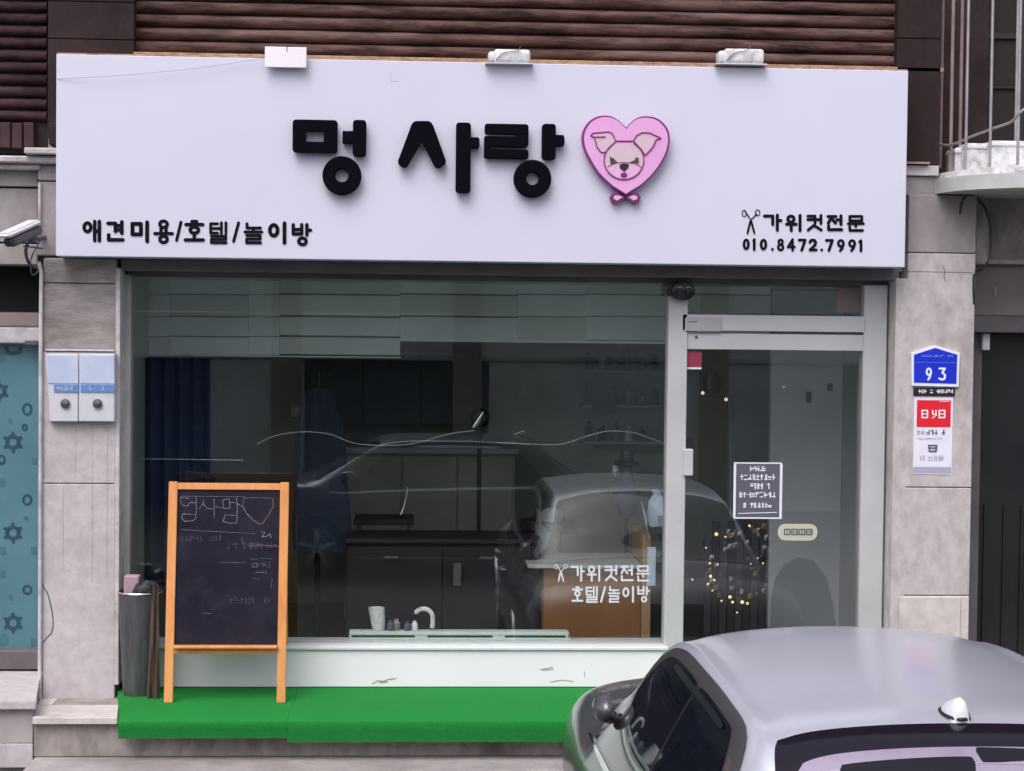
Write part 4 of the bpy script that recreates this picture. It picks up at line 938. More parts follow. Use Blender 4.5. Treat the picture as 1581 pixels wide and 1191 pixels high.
for i in range(len(poly)): j = (i+1) % len(poly); bm.faces.new((A_[i], A_[j], B_[j], B_[i]))
link('balcony_slab', bm, M['slab'], BA)
bm = NEW(); A_ = [bm.verts.new((x+.02, y+.025, zs2)) for x, y in poly]; B_ = [bm.verts.new((x+.02, y+.025, zs2+.035)) for x, y in poly]
bm.faces.new(A_[::-1]); bm.faces.new(B_)
for i in range(len(poly)): j = (i+1) % len(poly); bm.faces.new((A_[i], A_[j], B_[j], B_[i]))
link('slab_upstand', bm, M['dirtywhite'], BA)
M['bar'] = mat('guard_bar_steel', (.30, .28, .28), .45, (.40, .37, .37), 10, metal=.4)
M['barp'] = mat('guard_bar_primer', (.20, .135, .125), .6, (.27, .19, .175), 10)
for (pa, pb, Y, pt, mt) in ((1441, 1434, 9.7, 250, 'barp'), (1457, 1451, 9.62, 260, 'barp'), (1473, 1467, 9.5, 272, 'barp'), (1486, 1482, 9.55, 255, 'barp'), (1496, 1491, 9.33, 262, 'bar'), (1534, 1528, 9.12, 258, 'bar'), (1577, 1571, 9.0, 255, 'bar'), (1571, 1569, 9.35, 255, 'bar')):
    a = P(pa, -40, Y); b2 = P(pb, pt, Y); x_ = (a.x+b2.x)/2
    bm = NEW(); tube(bm, [(x_, Y, b2.z), (x_, Y, a.z)], .008 if mt == 'bar' else .0095, 8); link('guard_bar', bm, M[mt], BA, smooth=True)
bm = NEW(); tube(bm, cr([tuple(P(1406, 211, 9.75)), tuple(P(1430, 212, 9.7)), tuple(P(1455, 224, 9.55)), tuple(P(1475, 222, 9.42)), tuple(P(1500, 211, 9.3)), tuple(P(1535, 198, 9.12)), tuple(P(1562, 188, 9.03)), tuple(P(1580, 170, 8.98)), tuple(P(1620, 150, 8.95))], 5), .0075, 8); link('handrail', bm, M['bar'], BA, smooth=True)
for k, (a, b_, c, d, lab) in enumerate(((1475, 228, 1488, 252, 'small white block at the left end of the balcony floor'), (1492, 221, 1524, 250, 'wide grubby white planter box in the middle of the balcony'), (1531, 217, 1640, 249, 'long white planter box at the right end of the balcony'))):
    Y = 9.5-k*.08; t_ = thing('planter_box', lab, 'planter', tuple(P((a+c)/2, d, Y)), 'white planter boxes on the balcony')
    bm = NEW(); x0, x1, z0, z1 = R(a, b_, c, d, Y); z0 = min(z0, zs2+.036+.001) if 0 else z0; box(bm, x0, x1, Y, Y+.16, zs2+.037, z1, .008, 2); link('box_body', bm, M['dirtywhite'], t_)
    bm = NEW(); box(bm, x0-.004, x1+.004, Y-.008, Y+.168, z1-.03, z1-.012, .003); link('rim', bm, M['whitepl'], t_)

# ================================================================== INTERIOR
xi0, xi1 = XL+.0, XR-.0
zf_ = ZD+.0
IN = thing('shop_interior', 'dim grey green room seen through the shop window', 'room', (.5, 11, zf_))
bm = NEW(); box(bm, xi0-.05, xi1+.05, 9.79, 13.6, zf_-.1, zf_); link('floor', bm, M['ifloor'], IN)
bm = NEW(); box(bm, xi0-.05, xi1+.05, 12.6, 12.75, zf_, zc); link('back_wall', bm, M['iwall'], IN)
bm = NEW(); box(bm, xi0-.058, xi0-.002, 9.79, 12.6, zf_, zc-.001); link('side_wall', bm, M['iwall'], IN)
bm = NEW(); box(bm, xi1+.002, xi1+.058, 9.79, 12.6, zf_, zc-.001); link('side_wall', bm, M['iwall2'], IN)
bm = NEW(); box(bm, xi0-.05, xi1+.05, 10.1, 12.6, zc-.12, zc-.002); link('ceiling', bm, M['iceil'], IN)
# partition behind door with dark arch
xp0 = P(1188, 800, 10.9).x
bm = NEW(); box(bm, xp0, xi1, 10.9, 10.96, zf_, zc-.13); link('partition', bm, M['iwall2'], IN)
ar = [P(1190, 1010, 10.9), P(1190, 930, 10.9), P(1196, 895, 10.9), P(1210, 872, 10.9), P(1232, 861, 10.9), P(1256, 866, 10.9), P(1274, 890, 10.9), P(1285, 930, 10.9), P(1292, 1010, 10.9)]
bm = NEW(); prism(bm, [(v.x, max(v.z, zf_+.001)) for v in ar][::-1], 10.885, 10.899); link('arch_panel', bm, M['archteal'], IN)
for (a, b_, c, d) in ((1245, 605, 1253, 622), (1278, 592, 1286, 604)):
    bm = NEW(); rbox(bm, a, b_, c, d, 10.885, .014, .003); link('wall_switch', bm, M['printdark'], IN)
bm = NEW(); rbox(bm, 1236, 580, 1287, 645, 10.893, .006); link('wall_poster', bm, M['iwall2'], IN)
# pale panels added inside, standing for the bright reflection in the upper glass
YB_ = 10.55
cols_ = [200, 262, 384, 432, 618, 800, 905, 1034, 1190]; rows_ = [424, 455, 489, 520, 549]
for i in range(len(cols_)-1):
    for j in range(4):
        bt = rows_[j+1] if cols_[i] < 600 else [455, 489, 527, 0][j]
        if bt == 0: continue
        tp = rows_[j] if not (cols_[i] >= 600 and j == 3) else 0
        bm = NEW(); rbox(bm, cols_[i]+.25, tp+.25, cols_[i+1]-.25, bt-.25, YB_, .02, .002)
        link('reflection_band_panel', bm, M['panel'] if (i*2+j) % 3 or i == 2 else M['panel2'], IN)
for (a, c, y) in ((198, 618, 550), (618, 1190, 528)):
    bm = NEW(); rbox(bm, a, y-1.5, c, y+2, YB_-.02, .06, .002); link('reflection_band_edge', bm, M['whitepl'], IN)
# navy curtain
bm = NEW(); n = 30; x0, x1, z0, z1 = R(198, 552, 330, 905, 10.4); z0 = max(z0, zf_+.01); rows = []
for i in range(n+1):
    x_ = x0+(x1-x0)*i/n; y_ = 10.4+.025*math.sin(i*1.3)
    rows.append([bm.verts.new((x_, y_, z0)), bm.verts.new((x_, y_, z1)), bm.verts.new((x_, y_+.008, z1)), bm.verts.new((x_, y_+.008, z0))])
for i in range(n):
    for k in range(4): bm.faces.new((rows[i][k], rows[i+1][k], rows[i+1][(k+1) % 4], rows[i][(k+1) % 4]))
bm.faces.new(rows[0]); bm.faces.new(rows[-1][::-1])
tag(link('curtain', bm, M['navy'], smooth=True), 'dark navy curtain hanging inside at the left end of the window', 'curtain')
# coat stand with navy gown
cs = P(490, 870, 10.9); t_ = thing('garment_rack', 'dark coat stand with a hanging navy grooming gown behind the window', 'coat stand', (cs.x, 10.9, zf_))
bm = NEW(); tube(bm, [(cs.x, 10.9, zf_), (cs.x, 10.9, P(490, 575, 10.9).z)], .016, 10); lathe(bm, (cs.x, 10.9, zf_), [(.17, 0), (.17, .02), (.02, .04), (.018, .06)], 20); link('pole', bm, M['black'], t_, smooth=True)
bm = NEW(); g0 = P(490, 600, 10.9).z; g1 = P(490, 850, 10.9).z; n = 20; rows = []
for i in range(15):
    t = i/14; z = g0+(g1-g0)*t; rx = .07+.10*min(1, t*2.2)+.015*math.sin(t*9); ry = .06+.03*t
    rows.append([bm.verts.new((cs.x+.03*t+(rx+.012*math.sin(k*1.9+t*4))*math.cos(2*math.pi*k/n), 10.88+(ry+.012*math.cos(k*2.7))*math.sin(2*math.pi*k/n), z)) for k in range(n)])
for i in range(14):
    for k in range(n): bm.faces.new((rows[i][k], rows[i][(k+1) % n], rows[i+1][(k+1) % n], rows[i+1][k]))
bm.faces.new(rows[0]); bm.faces.new(rows[-1][::-1]); link('gown', bm, M['denim'], t_, smooth=True)
for sg in (-1, 1):
    bm = NEW(); tube(bm, [(cs.x, 10.9, P(490, 580, 10.9).z), (cs.x+sg*.1, 10.9, P(490, 570, 10.9).z)], .008, 8); link('hook', bm, M['black'], t_, smooth=True)
# wall monitor / dark cabinet
t_ = thing('wall_cabinet', 'wide dark wall cabinet hung behind the middle of the window', 'cabinet', tuple(P(620, 660, 12.3)))
for k in range(3):
    a = 470+k*90; bm = NEW(); rbox(bm, a+1, 545, a+89, 655, 12.28, .02, .003); link('cabinet_door', bm, M['oppdark'], t_)
bm = NEW(); rbox(bm, 470, 543, 740, 657, 12.302, .29); link('carcass', bm, M['black'], t_)
# back counter
t_ = thing('back_counter', 'olive grey counter with two doors along the back wall', 'counter', (P(640, 800, 11.9).x, 11.9, zf_))
zt_c = P(640, 692, 11.9).z
x0, x1 = P(528, 750, 11.9).x, P(800, 750, 11.9).x
bm = NEW(); box(bm, x0, x1, 11.9, 12.58, zt_c-.04, zt_c, .004); link('worktop', bm, M['iceil'], t_)
bm = NEW(); box(bm, x0+.02, x1-.02, 11.95, 12.58, zf_, zt_c-.041); link('carcass', bm, M['cab'], t_)
for k in range(3):
    xx = x0+.03+(x1-x0-.06)/3*k; bm = NEW(); box(bm, xx, xx+(x1-x0-.06)/3-.01, 11.93, 11.949, zf_+.08, zt_c-.06, .003); link('cabinet_door', bm, M['cab'], t_)
# round dryer hood (wall)
c = P(741, 645, 11.2); t_ = thing('hood_dryer', 'black round dryer hood with a bright chrome nozzle on an upright behind the window', 'dryer', (c.x, 11.2, zf_))
bm = NEW(); lathe(bm, (c.x, 11.2, c.z), [(.001, -.06), (.04, -.055), (.065, -.02), (.065, .03), (.03, .06), (.001, .06)], 20, 'y'); link('hood', bm, M['black'], t_, smooth=True)
bm = NEW(); tube(bm, [P(745, 636, 11.12), P(735, 655, 11.1), P(730, 661, 11.1)], [.014, .022, .012], 10); link('nozzle', bm, M['chrome'], t_, smooth=True)
bm = NEW(); tube(bm, [(c.x, 11.24, c.z), (c.x, 11.24, zf_)], .014, 8); lathe(bm, (c.x, 11.24, zf_), [(.16, 0), (.16, .02), (.02, .035)], 20); link('upright', bm, M['black'], t_, smooth=True)
# grooming table with steel arm
c = P(600, 830, 11.15); t_ = thing('grooming_table', 'low black grooming table with a curved bright steel arm behind the glass', 'table', (c.x, 11.15, zf_))
zt_g = P(600, 800, 11.15).z
bm = NEW(); box(bm, c.x-.22, c.x+.16, 11.0, 11.4, zt_g-.03, zt_g, .006); link('tabletop', bm, M['rubber'], t_)
for dx in (-.19, .13):
    for dy in (11.03, 11.36): bm = NEW(); tube(bm, [(c.x+dx, dy, zf_), (c.x+dx, dy, zt_g-.03)], .011, 8); link('leg', bm, M['darkmetal'], t_, smooth=True)
bm = NEW(); tube(bm, cr([tuple(P(615, 803, 11.1)), tuple(P(622, 788, 11.1)), tuple(P(627, 770, 11.1)), tuple(P(629, 752, 11.1))], 5), .006, 8); link('arm', bm, M['chrome'], t_, smooth=True)
bm = NEW(); lathe(bm, tuple(P(616, 803, 11.1)), [(.03, -.01), (.034, .012), (.02, .03), (.001, .032)], 14); link('clamp', bm, M['black'], t_, smooth=True)
# dark chest added to darken the lower part of the window
t_ = thing('darkening_chest', 'long dark plum chest added low behind the middle of the window to darken it', 'chest', (P(690, 980, 10.5).x, 10.5, zf_))
x0, x1 = P(532, 850, 10.5).x, P(836, 850, 10.5).x; z1 = P(690, 832, 10.5).z
bm = NEW(); box(bm, x0, x1, 10.47, 10.95, z1-.03, z1, .006); link('darkening_chest_lid', bm, M['plum'], t_)
bm = NEW(); box(bm, x0+.01, x1-.01, 10.5, 10.93, zf_, z1-.031, .003); link('darkening_chest_body', bm, M['plum'], t_)
for k in range(2):
    xx = x0+.02+(x1-x0-.04)/2*k; bm = NEW(); box(bm, xx, xx+(x1-x0-.04)/2-.008, 10.485, 10.499, zf_+.05, z1-.05, .002); dr_ = link('darkening_chest_drawer_front', bm, M['plum'], t_)
    bm = NEW(); box(bm, xx+.22, xx+.30, 10.475, 10.484, z1-.12, z1-.105, .002); link('handle', bm, M['darkmetal'], dr_)
for k, (a, b_, c, d) in enumerate(((700, 870, 712, 905), (450, 628, 463, 644), (915, 600, 950, 640), (1000, 845, 1012, 905))):
    bm = NEW(); rbox(bm, a, b_, c, d, [10.45, 12.2, 12.3, 10.27][k], .012, .002)
    tag(link(['price_card', 'wall_card', 'framed_picture', 'paper_tag'][k], bm, M[['darkmetal', 'cream', 'oppdark', 'bluebox'][k]]), ['small dark grey card standing against the dark plum chest', 'small cream card on the back wall left of the navy gown', 'small dark framed picture on the back wall beside the bottle shelves', 'narrow pale blue tag hanging at the right side of the wooden counter'][k], ['card', 'card', 'picture', 'tag'][k])
# window-ledge frame
t_ = thing('slatted_vent_frame', 'long pale green slatted frame lying on the inner window sill', 'frame', tuple(P(710, 992, 9.82)))
za, zb2 = P(700, 975, 9.82).z, zs1+.001
xv0, xv1 = P(539, 985, 9.82).x, P(878, 985, 9.82).x
bm = NEW(); box(bm, xv0, xv1, 9.81, 9.89, za-.022, za, .004); link('top_bar', bm, M['tray'], t_)
bm = NEW(); box(bm, xv0, xv1+.012, 9.80, 9.89, zb2-.0, zb2+.012, .002); link('bottom_bar', bm, M['tray'], t_)
for px in (541, 650, 770, 875): bm = NEW(); x_ = P(px, 985, 9.82).x; ww = .006 if px in (541, 875) else .035; box(bm, x_-ww, x_+ww, 9.812, 9.888, zb2+.0125, za-.0225); link('spacer', bm, M['tray'], t_)
# white objects on the frame
zp = za+.001
c = P(585, 975, 9.85); t_ = thing('white_jug', 'tilted white plastic jug on the pale green sill frame', 'jug', (c.x, 9.85, zp))
bm = NEW(); lathe(bm, (c.x, 9.85, zp), [(.034, 0), (.036, .01), (.042, .06), (.046, .128), (.043, .128), (.038, .06), (.001, .02)], 20)
for v in bm.verts: v.co.x -= (v.co.z-zp)*.12
link('body', bm, M['dirtywhite'], t_, smooth=True)
bm = NEW(); tube(bm, cr([(c.x+.036, 9.85, zp+.09), (c.x+.06, 9.85, zp+.07), (c.x+.055, 9.85, zp+.03), (c.x+.034, 9.85, zp+.015)], 4), .005, 6); link('handle', bm, M['black'], t_, smooth=True)
bm = NEW(); cx_, cz_ = P(655, 975, 9.85).x, zp
pts = [(cx_+.052*math.cos(t)-.005, 9.85, cz_+.07+.052*math.sin(t)) for t in np.linspace(2.7, .0, 14)]+[(cx_+.047, 9.85, cz_+.03), (cx_+.044, 9.85, cz_+.013)]
tube(bm, pts, [.007]+[.013]*12+[.014]*3, 10); tag(link('curved_neck_massager', bm, M['dirtywhite'], smooth=True), 'white arched band standing on the sill frame right of the jug', 'band')
for i, (px, r, h, mt, lab) in enumerate(((603, .02, .055, 'printdark', 'small dark jar beside the white jug on the sill frame'), (612, .022, .06, 'stained', 'tallest grey jar between the jug and the white arched band'), (629, .02, .05, 'printdark', 'round dark pot just left of the white arched band'), (640, .018, .05, 'white', 'short white pot under the arched band'))):
    c = P(px, 975, 9.84+.02*(i % 2)); bm = NEW(); lathe(bm, (c.x, 9.84+.02*(i % 2), zp), [(r*.9, 0), (r, .005), (r, h*.7), (r*.6, h*.8), (r*.6, h), (.001, h)], 14)
    tag(link('cosmetic_jar', bm, M[mt], smooth=True), lab, 'jar', 'jars on the sill frame')
# wooden counter right
t_ = thing('wooden_counter', 'brown wooden counter box inside the right corner of the window', 'counter', (P(930, 990, 10.3).x, 10.3, zf_))
x0, x1, z0, z1 = R(840, 872, 1003, 1000, 10.3)
bm = NEW(); box(bm, x0, x1-.055, 10.31, 10.8, zf_, z1-.02, .003); link('front_panel', bm, M['wood'], t_)
bm = NEW(); box(bm, x1-.054, x1, 10.28, 10.8, zf_, z1+.18, .004); M['woodl'] = mat('lighter_wood', (.34, .19, .10), .5, (.40, .23, .12), 3); link('side_post', bm, M['woodl'], t_)
bm = NEW(); box(bm, x0-.1, x1-.055, 10.27, 10.84, z1-.019, z1+.003, .003); link('worktop', bm, M['alu_dim'], t_)
# stool + towel
c = P(845, 850, 10.9); t_ = thing('towel_stool', 'black padded stool draped with a pale towel behind the window', 'stool', (c.x, 10.9, zf_))
zs3 = P(845, 800, 10.9).z
bm = NEW(); lathe(bm, (c.x, 10.9, zs3-.09), [(.001, 0), (.16, 0), (.18, .03), (.17, .08), (.1, .095), (.001, .095)], 24); link('seat', bm, M['black'], t_, smooth=True)
for k in range(4): a = k*math.pi/2+.6; bm = NEW(); tube(bm, [(c.x+.1*math.cos(a), 10.9+.1*math.sin(a), zs3-.09), (c.x+.17*math.cos(a), 10.9+.17*math.sin(a), zf_)], .011, 8); link('leg', bm, M['darkmetal'], t_, smooth=True)
bm = NEW(); n = 10; rows = []
for i in range(n+1):
    t = i/n; rows.append([bm.verts.new((c.x-.1+.17*k/7+.02*math.sin(t*5+k), 10.72+.14*max(0, .5-t)*2+.01*math.sin(k*2.1), zs3+.13*max(0, 1-abs(t-.3)*3)-(t*.22)+.015*math.sin(k*1.3+t*6))) for k in range(8)])
for i in range(n):
    for k in range(7): bm.faces.new((rows[i][k], rows[i+1][k], rows[i+1][k+1], rows[i][k+1]))
bmesh.ops.solidify(bm, geom=bm.faces[:], thickness=.012); tag(link('towel', bm, M['alu_dim'], smooth=True), 'crumpled pale towel lying over the black stool', 'towel')
# pet dryer on stand
c = P(968, 740, 11.0); t_ = thing('stand_dryer', 'black stand dryer with a flat round cap near the mullion', 'dryer', (c.x, 11.0, zf_))
z_ = lambda y: P(968, y, 11.0).z
bm = NEW(); lathe(bm, (c.x, 11.0, 0), [(.045, z_(712)), (.045, z_(697)), (.04, z_(694)), (.001, z_(694))], 20); link('cap', bm, M['black'], t_, smooth=True)
bm = NEW(); lathe(bm, (c.x, 11.0, 0), [(.03, z_(722)), (.082, z_(718)), (.085, z_(714)), (.04, z_(711))], 20); link('brim', bm, M['black'], t_, smooth=True)
bm = NEW(); lathe(bm, (c.x, 11.0, 0), [(.02, z_(800)), (.06, z_(790)), (.085, z_(770)), (.085, z_(758)), (.05, z_(748)), (.03, z_(722))], 20); link('motor_body', bm, M['printdark'], t_, smooth=True)
bm = NEW(); tube(bm, [(c.x, 11, z_(800)), (c.x, 11, zf_+.03)], .013, 8); lathe(bm, (c.x, 11.0, zf_), [(.17, 0), (.17, .02), (.02, .035)], 20); link('stand', bm, M['black'], t_, smooth=True)
# shelves with bottles on back wall right
sh = thing('wall_shelves', 'three grey wall shelves holding rows of bottles behind the right half of the window', 'shelf', tuple(P(960, 690, 12.4)))
k = 0; rnd = random.Random(9)
cols = ['printdark', 'oppdark', 'revealbrown', 'cab', 'darkmetal', 'iwall2', 'stained', 'denim']
adj = ['dark', 'slate', 'brown', 'olive', 'charcoal', 'pale teal', 'grey stained', 'navy']
for r_, yy in enumerate((572, 625, 682)):
    x0, x1 = P(900, yy, 12.35).x, P(1024, yy, 12.35).x; z = P(960, yy, 12.35).z
    bm = NEW(); box(bm, x0, x1, 12.33, 12.595, z-.02, z, .002); link('shelf_board', bm, M['alu_dim'], sh)
    for j in range(6):
        h = rnd.uniform(.09, .16); w_ = .028; x_ = x0+.05+j*(x1-x0-.1)/5; ci = (j*3+r_*2) % 8
        bm = NEW(); lathe(bm, (x_, 12.42, z+.0005), [(w_, 0), (w_, h*.7), (w_*.45, h*.8), (w_*.45, h), (.001, h)], 12)
        tag(link('bottle', bm, M[cols[ci]], smooth=True), '%s bottle, %s from the left on the %s wall shelf' % (adj[ci], ['first', 'second', 'third', 'fourth', 'fifth', 'last'][j], ['top', 'middle', 'lowest'][r_]), 'bottle', 'bottles on the wall shelves')
# bags near mullion
for (px, py, mt, r, lab) in ((1015, 790, 'bluebox', .07, 'pale blue plastic bag hanging just left of the mullion'), (1012, 860, 'oppdark', .10, 'dark bag on the floor side of the counter beside the mullion')):
    c = P(px, py, 10.5); bm = NEW(); lathe(bm, (c.x, 10.5, c.z-.1), [(.001, 0), (r*.7, .01), (r, .08), (r*.8, .16), (r*.3, .2), (r*.4, .23)], 16)
    for v in bm.verts: v.co += Vector((random.uniform(-.01, .01), random.uniform(-.01, .01), random.uniform(-.006, .006)))
    tag(link('plastic_bag', bm, M[mt], smooth=True), lab, 'bag')
bm = NEW(); tube(bm, [P(990, 775, 10.25), P(996, 800, 10.25), P(1001, 835, 10.25)], [.004, .011, .012], 8); tag(link('steel_comb_handle', bm, M['chrome'], smooth=True), 'thin bright steel rod slanting above the wooden counter', 'rod')
bm = NEW(); tube(bm, [P(198, 708.5, 10.32), P(290, 709.5, 10.32), P(375, 711, 10.32)], .0022, 6); tag(link('cord_and_reflection_line', bm, M['decal'], smooth=True), 'straight pale cord stretched across the navy curtain inside', 'string')
for pts, lab in (([(397, 686), (425, 673), (470, 667), (510, 671), (545, 684), (590, 688), (640, 685), (690, 671), (732, 665)], 'wavy pale tube standing for a reflected car roofline across the left half of the window'), ([(768, 684), (820, 686), (868, 686), (905, 674), (940, 666), (975, 668), (1010, 679), (1026, 686)], 'wavy pale tube standing for a reflected car roofline across the right half of the window')):
    bm = NEW(); tube(bm, cr([tuple(P(a, b_, 10.25)) for a, b_ in pts], 4), .0028, 6); tag(link('cord_and_reflection_line', bm, M['alu_dim'], smooth=True), lab, 'string')  # wavy tubes inside the glass stand for reflected car rooflines
# accessories rack behind door
t_ = thing('accessory_rack', 'dark slatted display rack hung with foil packets behind the glass door', 'rack', (P(1135, 960, 10.2).x, 10.2, zf_))
zt_r = P(1135, 805, 10.2).z
for i, px in enumerate(range(1088, 1184, 12)):
    bm = NEW(); x_ = P(px, 850, 10.2).x; box(bm, x_, x_+.04, 10.2, 10.22, zf_+.02, zt_r-(.05 if i in (0, 7) else .0), .002); link('slat', bm, M['black'] if i % 2 else M['cardark'], t_)
for z in (zf_+.2, zt_r-.15): bm = NEW(); box(bm, P(1087, 850, 10.2).x, P(1188, 850, 10.2).x, 10.221, 10.24, z, z+.04); link('crossbar', bm, M['black'], t_)
rnd = random.Random(21)
for i in range(44):
    px = rnd.uniform(1090, 1184); py = rnd.choice([rnd.uniform(812, 850), rnd.uniform(860, 935)]); c = P(px, py, 10.17); s = rnd.uniform(.008, .016)
    bm = NEW(); v = [bm.verts.new(c+Vector(p)) for p in ((-s, 0, -s), (s, .004, -s*.8), (s*.7, -.012, s*1.4), (-s*.8, .002, s*1.2))]
    bm.faces.new((v[0], v[1], v[2])); bm.faces.new((v[0], v[2], v[3])); bmesh.ops.solidify(bm, geom=bm.faces[:], thickness=.004)
    link('foil_packet', bm, M['glitter'] if i % 3 else M['skinamber'], t_)
M['fairy'] = mat('fairy_bulb', (.8, .6, .3), .4, emit=((1, .72, .30), .7))
rnd = random.Random(5)
for (px, py, r) in [(1097, 890, .010), (1093, 902, .007), (1103, 896, .007), (1100, 912, .006), (1127, 922, .011), (1131, 930, .009), (1146, 930, .012), (1154, 932, .009), (1114, 928, .007), (1138, 946, .006), (1096, 870, .007), (1108, 872, .006), (1106, 825, .012), (1120, 829, .006), (1069, 895, .006), (1178, 870, .006), (1159, 871, .005), (1170, 862, .005), (1157, 812, .008), (1090, 846, .006)]:
    bm = NEW(); bmesh.ops.create_icosphere(bm, subdivisions=1, radius=r, matrix=Matrix.Translation(P(px, py, 10.14))); link('fairy_bulb', bm, M['fairy'], t_, smooth=True)
bm = NEW(); tube(bm, [P(1127, 620, 10.3), P(1128, 720, 10.3), P(1128, 800, 10.22)], .009, 8); link('support_pole', bm, M['oppdark'], t_, smooth=True)
bm = NEW(); lathe(bm, tuple(P(1100, 590, 10.4)), [(.001, -.07), (.05, -.06), (.06, 0), (.04, .06), (.001, .075)], 16); tag(link('hanging_hat', bm, M['black'], smooth=True), 'black cap hanging high inside the door by the crimson sticker', 'hat')
for i, (px, py) in enumerate(((1085, 607), (1121, 617), (1210, 598))):
    bm = NEW(); bmesh.ops.create_uvsphere(bm, u_segments=10, v_segments=8, radius=.011 if i < 2 else .005, matrix=Matrix.Translation(P(px, py, 10.6)))
    tag(link('pendant_bulb', bm, M['warmlamp'], smooth=True), ['small glowing bulb just inside the door near the mullion', 'small glowing bulb above the thin dark pole inside the door', 'tiny glowing bulb in the middle of the door glass'][i], 'bulb')

# ================================================================== CARS
ST = [  # s, under, sill, mid, shoulder, belt, rail, edge, roofmid, centre  as (t,z)
 (0.00, (.40, .34), (.52, .38), (.58, .58), (.60, .72), (.58, .80), (.48, .84), (.36, .85), (.20, .855), (0, .857)),
 (0.10, (.55, .26), (.72, .32), (.76, .58), (.76, .78), (.73, .88), (.61, .955), (.46, .975), (.25, .985), (0, .99)),
 (0.40, (.66, .22), (.82, .28), (.865, .58), (.86, .80), (.80, .91), (.67, .985), (.50, 1.015), (.27, 1.03), (0, 1.035)),
 (0.78, (.70, .20), (.85, .26), (.90, .58), (.89, .80), (.83, .925), (.675, 1.03), (.53, 1.065), (.28, 1.085), (0, 1.09)),
 (1.10, (.70, .20), (.86, .26), (.90, .58), (.895, .81), (.84, .93), (.645, 1.18), (.52, 1.235), (.28, 1.265), (0, 1.275)),
 (1.36, (.70, .20), (.86, .26), (.90, .58), (.895, .81), (.845, .93), (.625, 1.345), (.50, 1.405), (.28, 1.432), (0, 1.44)),
 (1.80, (.70, .20), (.86, .26), (.90, .58), (.895, .81), (.85, .925), (.62, 1.375), (.50, 1.43), (.28, 1.462), (0, 1.472)),
 (2.25, (.70, .20), (.86, .26), (.90, .58), (.895, .80), (.85, .915), (.62, 1.38), (.50, 1.44), (.28, 1.472), (0, 1.484)),
 (2.70, (.70, .20), (.86, .26), (.90, .58), (.895, .79), (.85, .905), (.62, 1.37), (.50, 1.435), (.28, 1.470), (0, 1.482)),
 (3.02, (.70, .20), (.86, .26), (.90, .58), (.895, .78), (.845, .895), (.635, 1.31), (.52, 1.38), (.29, 1.425), (0, 1.44)),
 (3.38, (.70, .20), (.86, .26), (.90, .58), (.89, .77), (.835, .885), (.685, 1.10), (.55, 1.17), (.30, 1.225), (0, 1.24)),
 (3.68, (.70, .20), (.86, .26), (.90, .58), (.895, .80), (.845, .93), (.74, .99), (.57, 1.025), (.30, 1.05), (0, 1.055)),
 (3.95, (.70, .20), (.86, .26), (.90, .58), (.890, .80), (.835, .925), (.73, .985), (.55, 1.015), (.30, 1.035), (0, 1.04)),
 (4.30, (.68, .20), (.82, .25), (.86, .54), (.855, .75), (.80, .875), (.69, .94), (.50, .975), (.28, .995), (0, 1.0)),
 (4.50, (.60, .22), (.72, .26), (.77, .50), (.77, .67), (.72, .77), (.62, .83), (.46, .86), (.26, .875), (0, .88)),
 (4.60, (.45, .28), (.56, .32), (.60, .46), (.60, .57), (.57, .63), (.50, .67), (.38, .69), (.22, .70), (0, .705)),
]
SARR = np.array([[[st[0], p[0], p[1]] for p in st[1:]] for st in ST])     # (n,9,3)
NS = len(ST)
def crw(t):
    t2, t3 = t*t, t*t*t
    return np.array([-.5*t3+t2-.5*t, 1.5*t3-2.5*t2+1, -1.5*t3+2*t2+.5*t, .5*t3-.5*t2])
def surf(u, q, side=1):
    """u: station index float, q: profile index float 0..8"""
    u = min(max(u, 0), NS-1-1e-6); i = int(u); wu = crw(u-i)
    q = min(max(q, 0), 8); j = min(int(q), 7); wv = crw(q-j)
    out = np.zeros(3)
    for a in range(4):
        ia = min(max(i-1+a, 0), NS-1)
        for b_ in range(4):
            jb = j-1+b_; flip = 1
            if jb > 8: jb = 16-jb; flip = -1
            jb = max(jb, 0); p = SARR[ia, jb].copy(); p[1] *= flip
            out += wu[a]*wv[b_]*p
    return Vector((-out[1]*side, out[0], out[2]))      # local: x right, y forward, z up ; side=+1 -> left
S_OF = [st[0] for st in ST]
def u_of(s):
    for i in range(NS-1):
        if S_OF[i] <= s <= S_OF[i+1]:
            # invert the spline numerically
            lo, hi = i, i+1-1e-6
            for _ in range(18):
                md = (lo+hi)/2
                if surf(md, 4).y < s: lo = md
                else: hi = md
            return lo
    return NS-1
def snorm(u, q, side):
    e = .02; a = surf(u+e, q, side)-surf(u-e, q, side); b_ = surf(u, min(q+e, 8), side)-surf(u, q-e, side)
    n_ = a.cross(b_).normalized(); c = surf(u, q, side)-Vector((0, 2.2, .6))
    return n_ if n_.dot(c) > 0 else -n_
WH = [(.86, .31), (3.62, .31)]
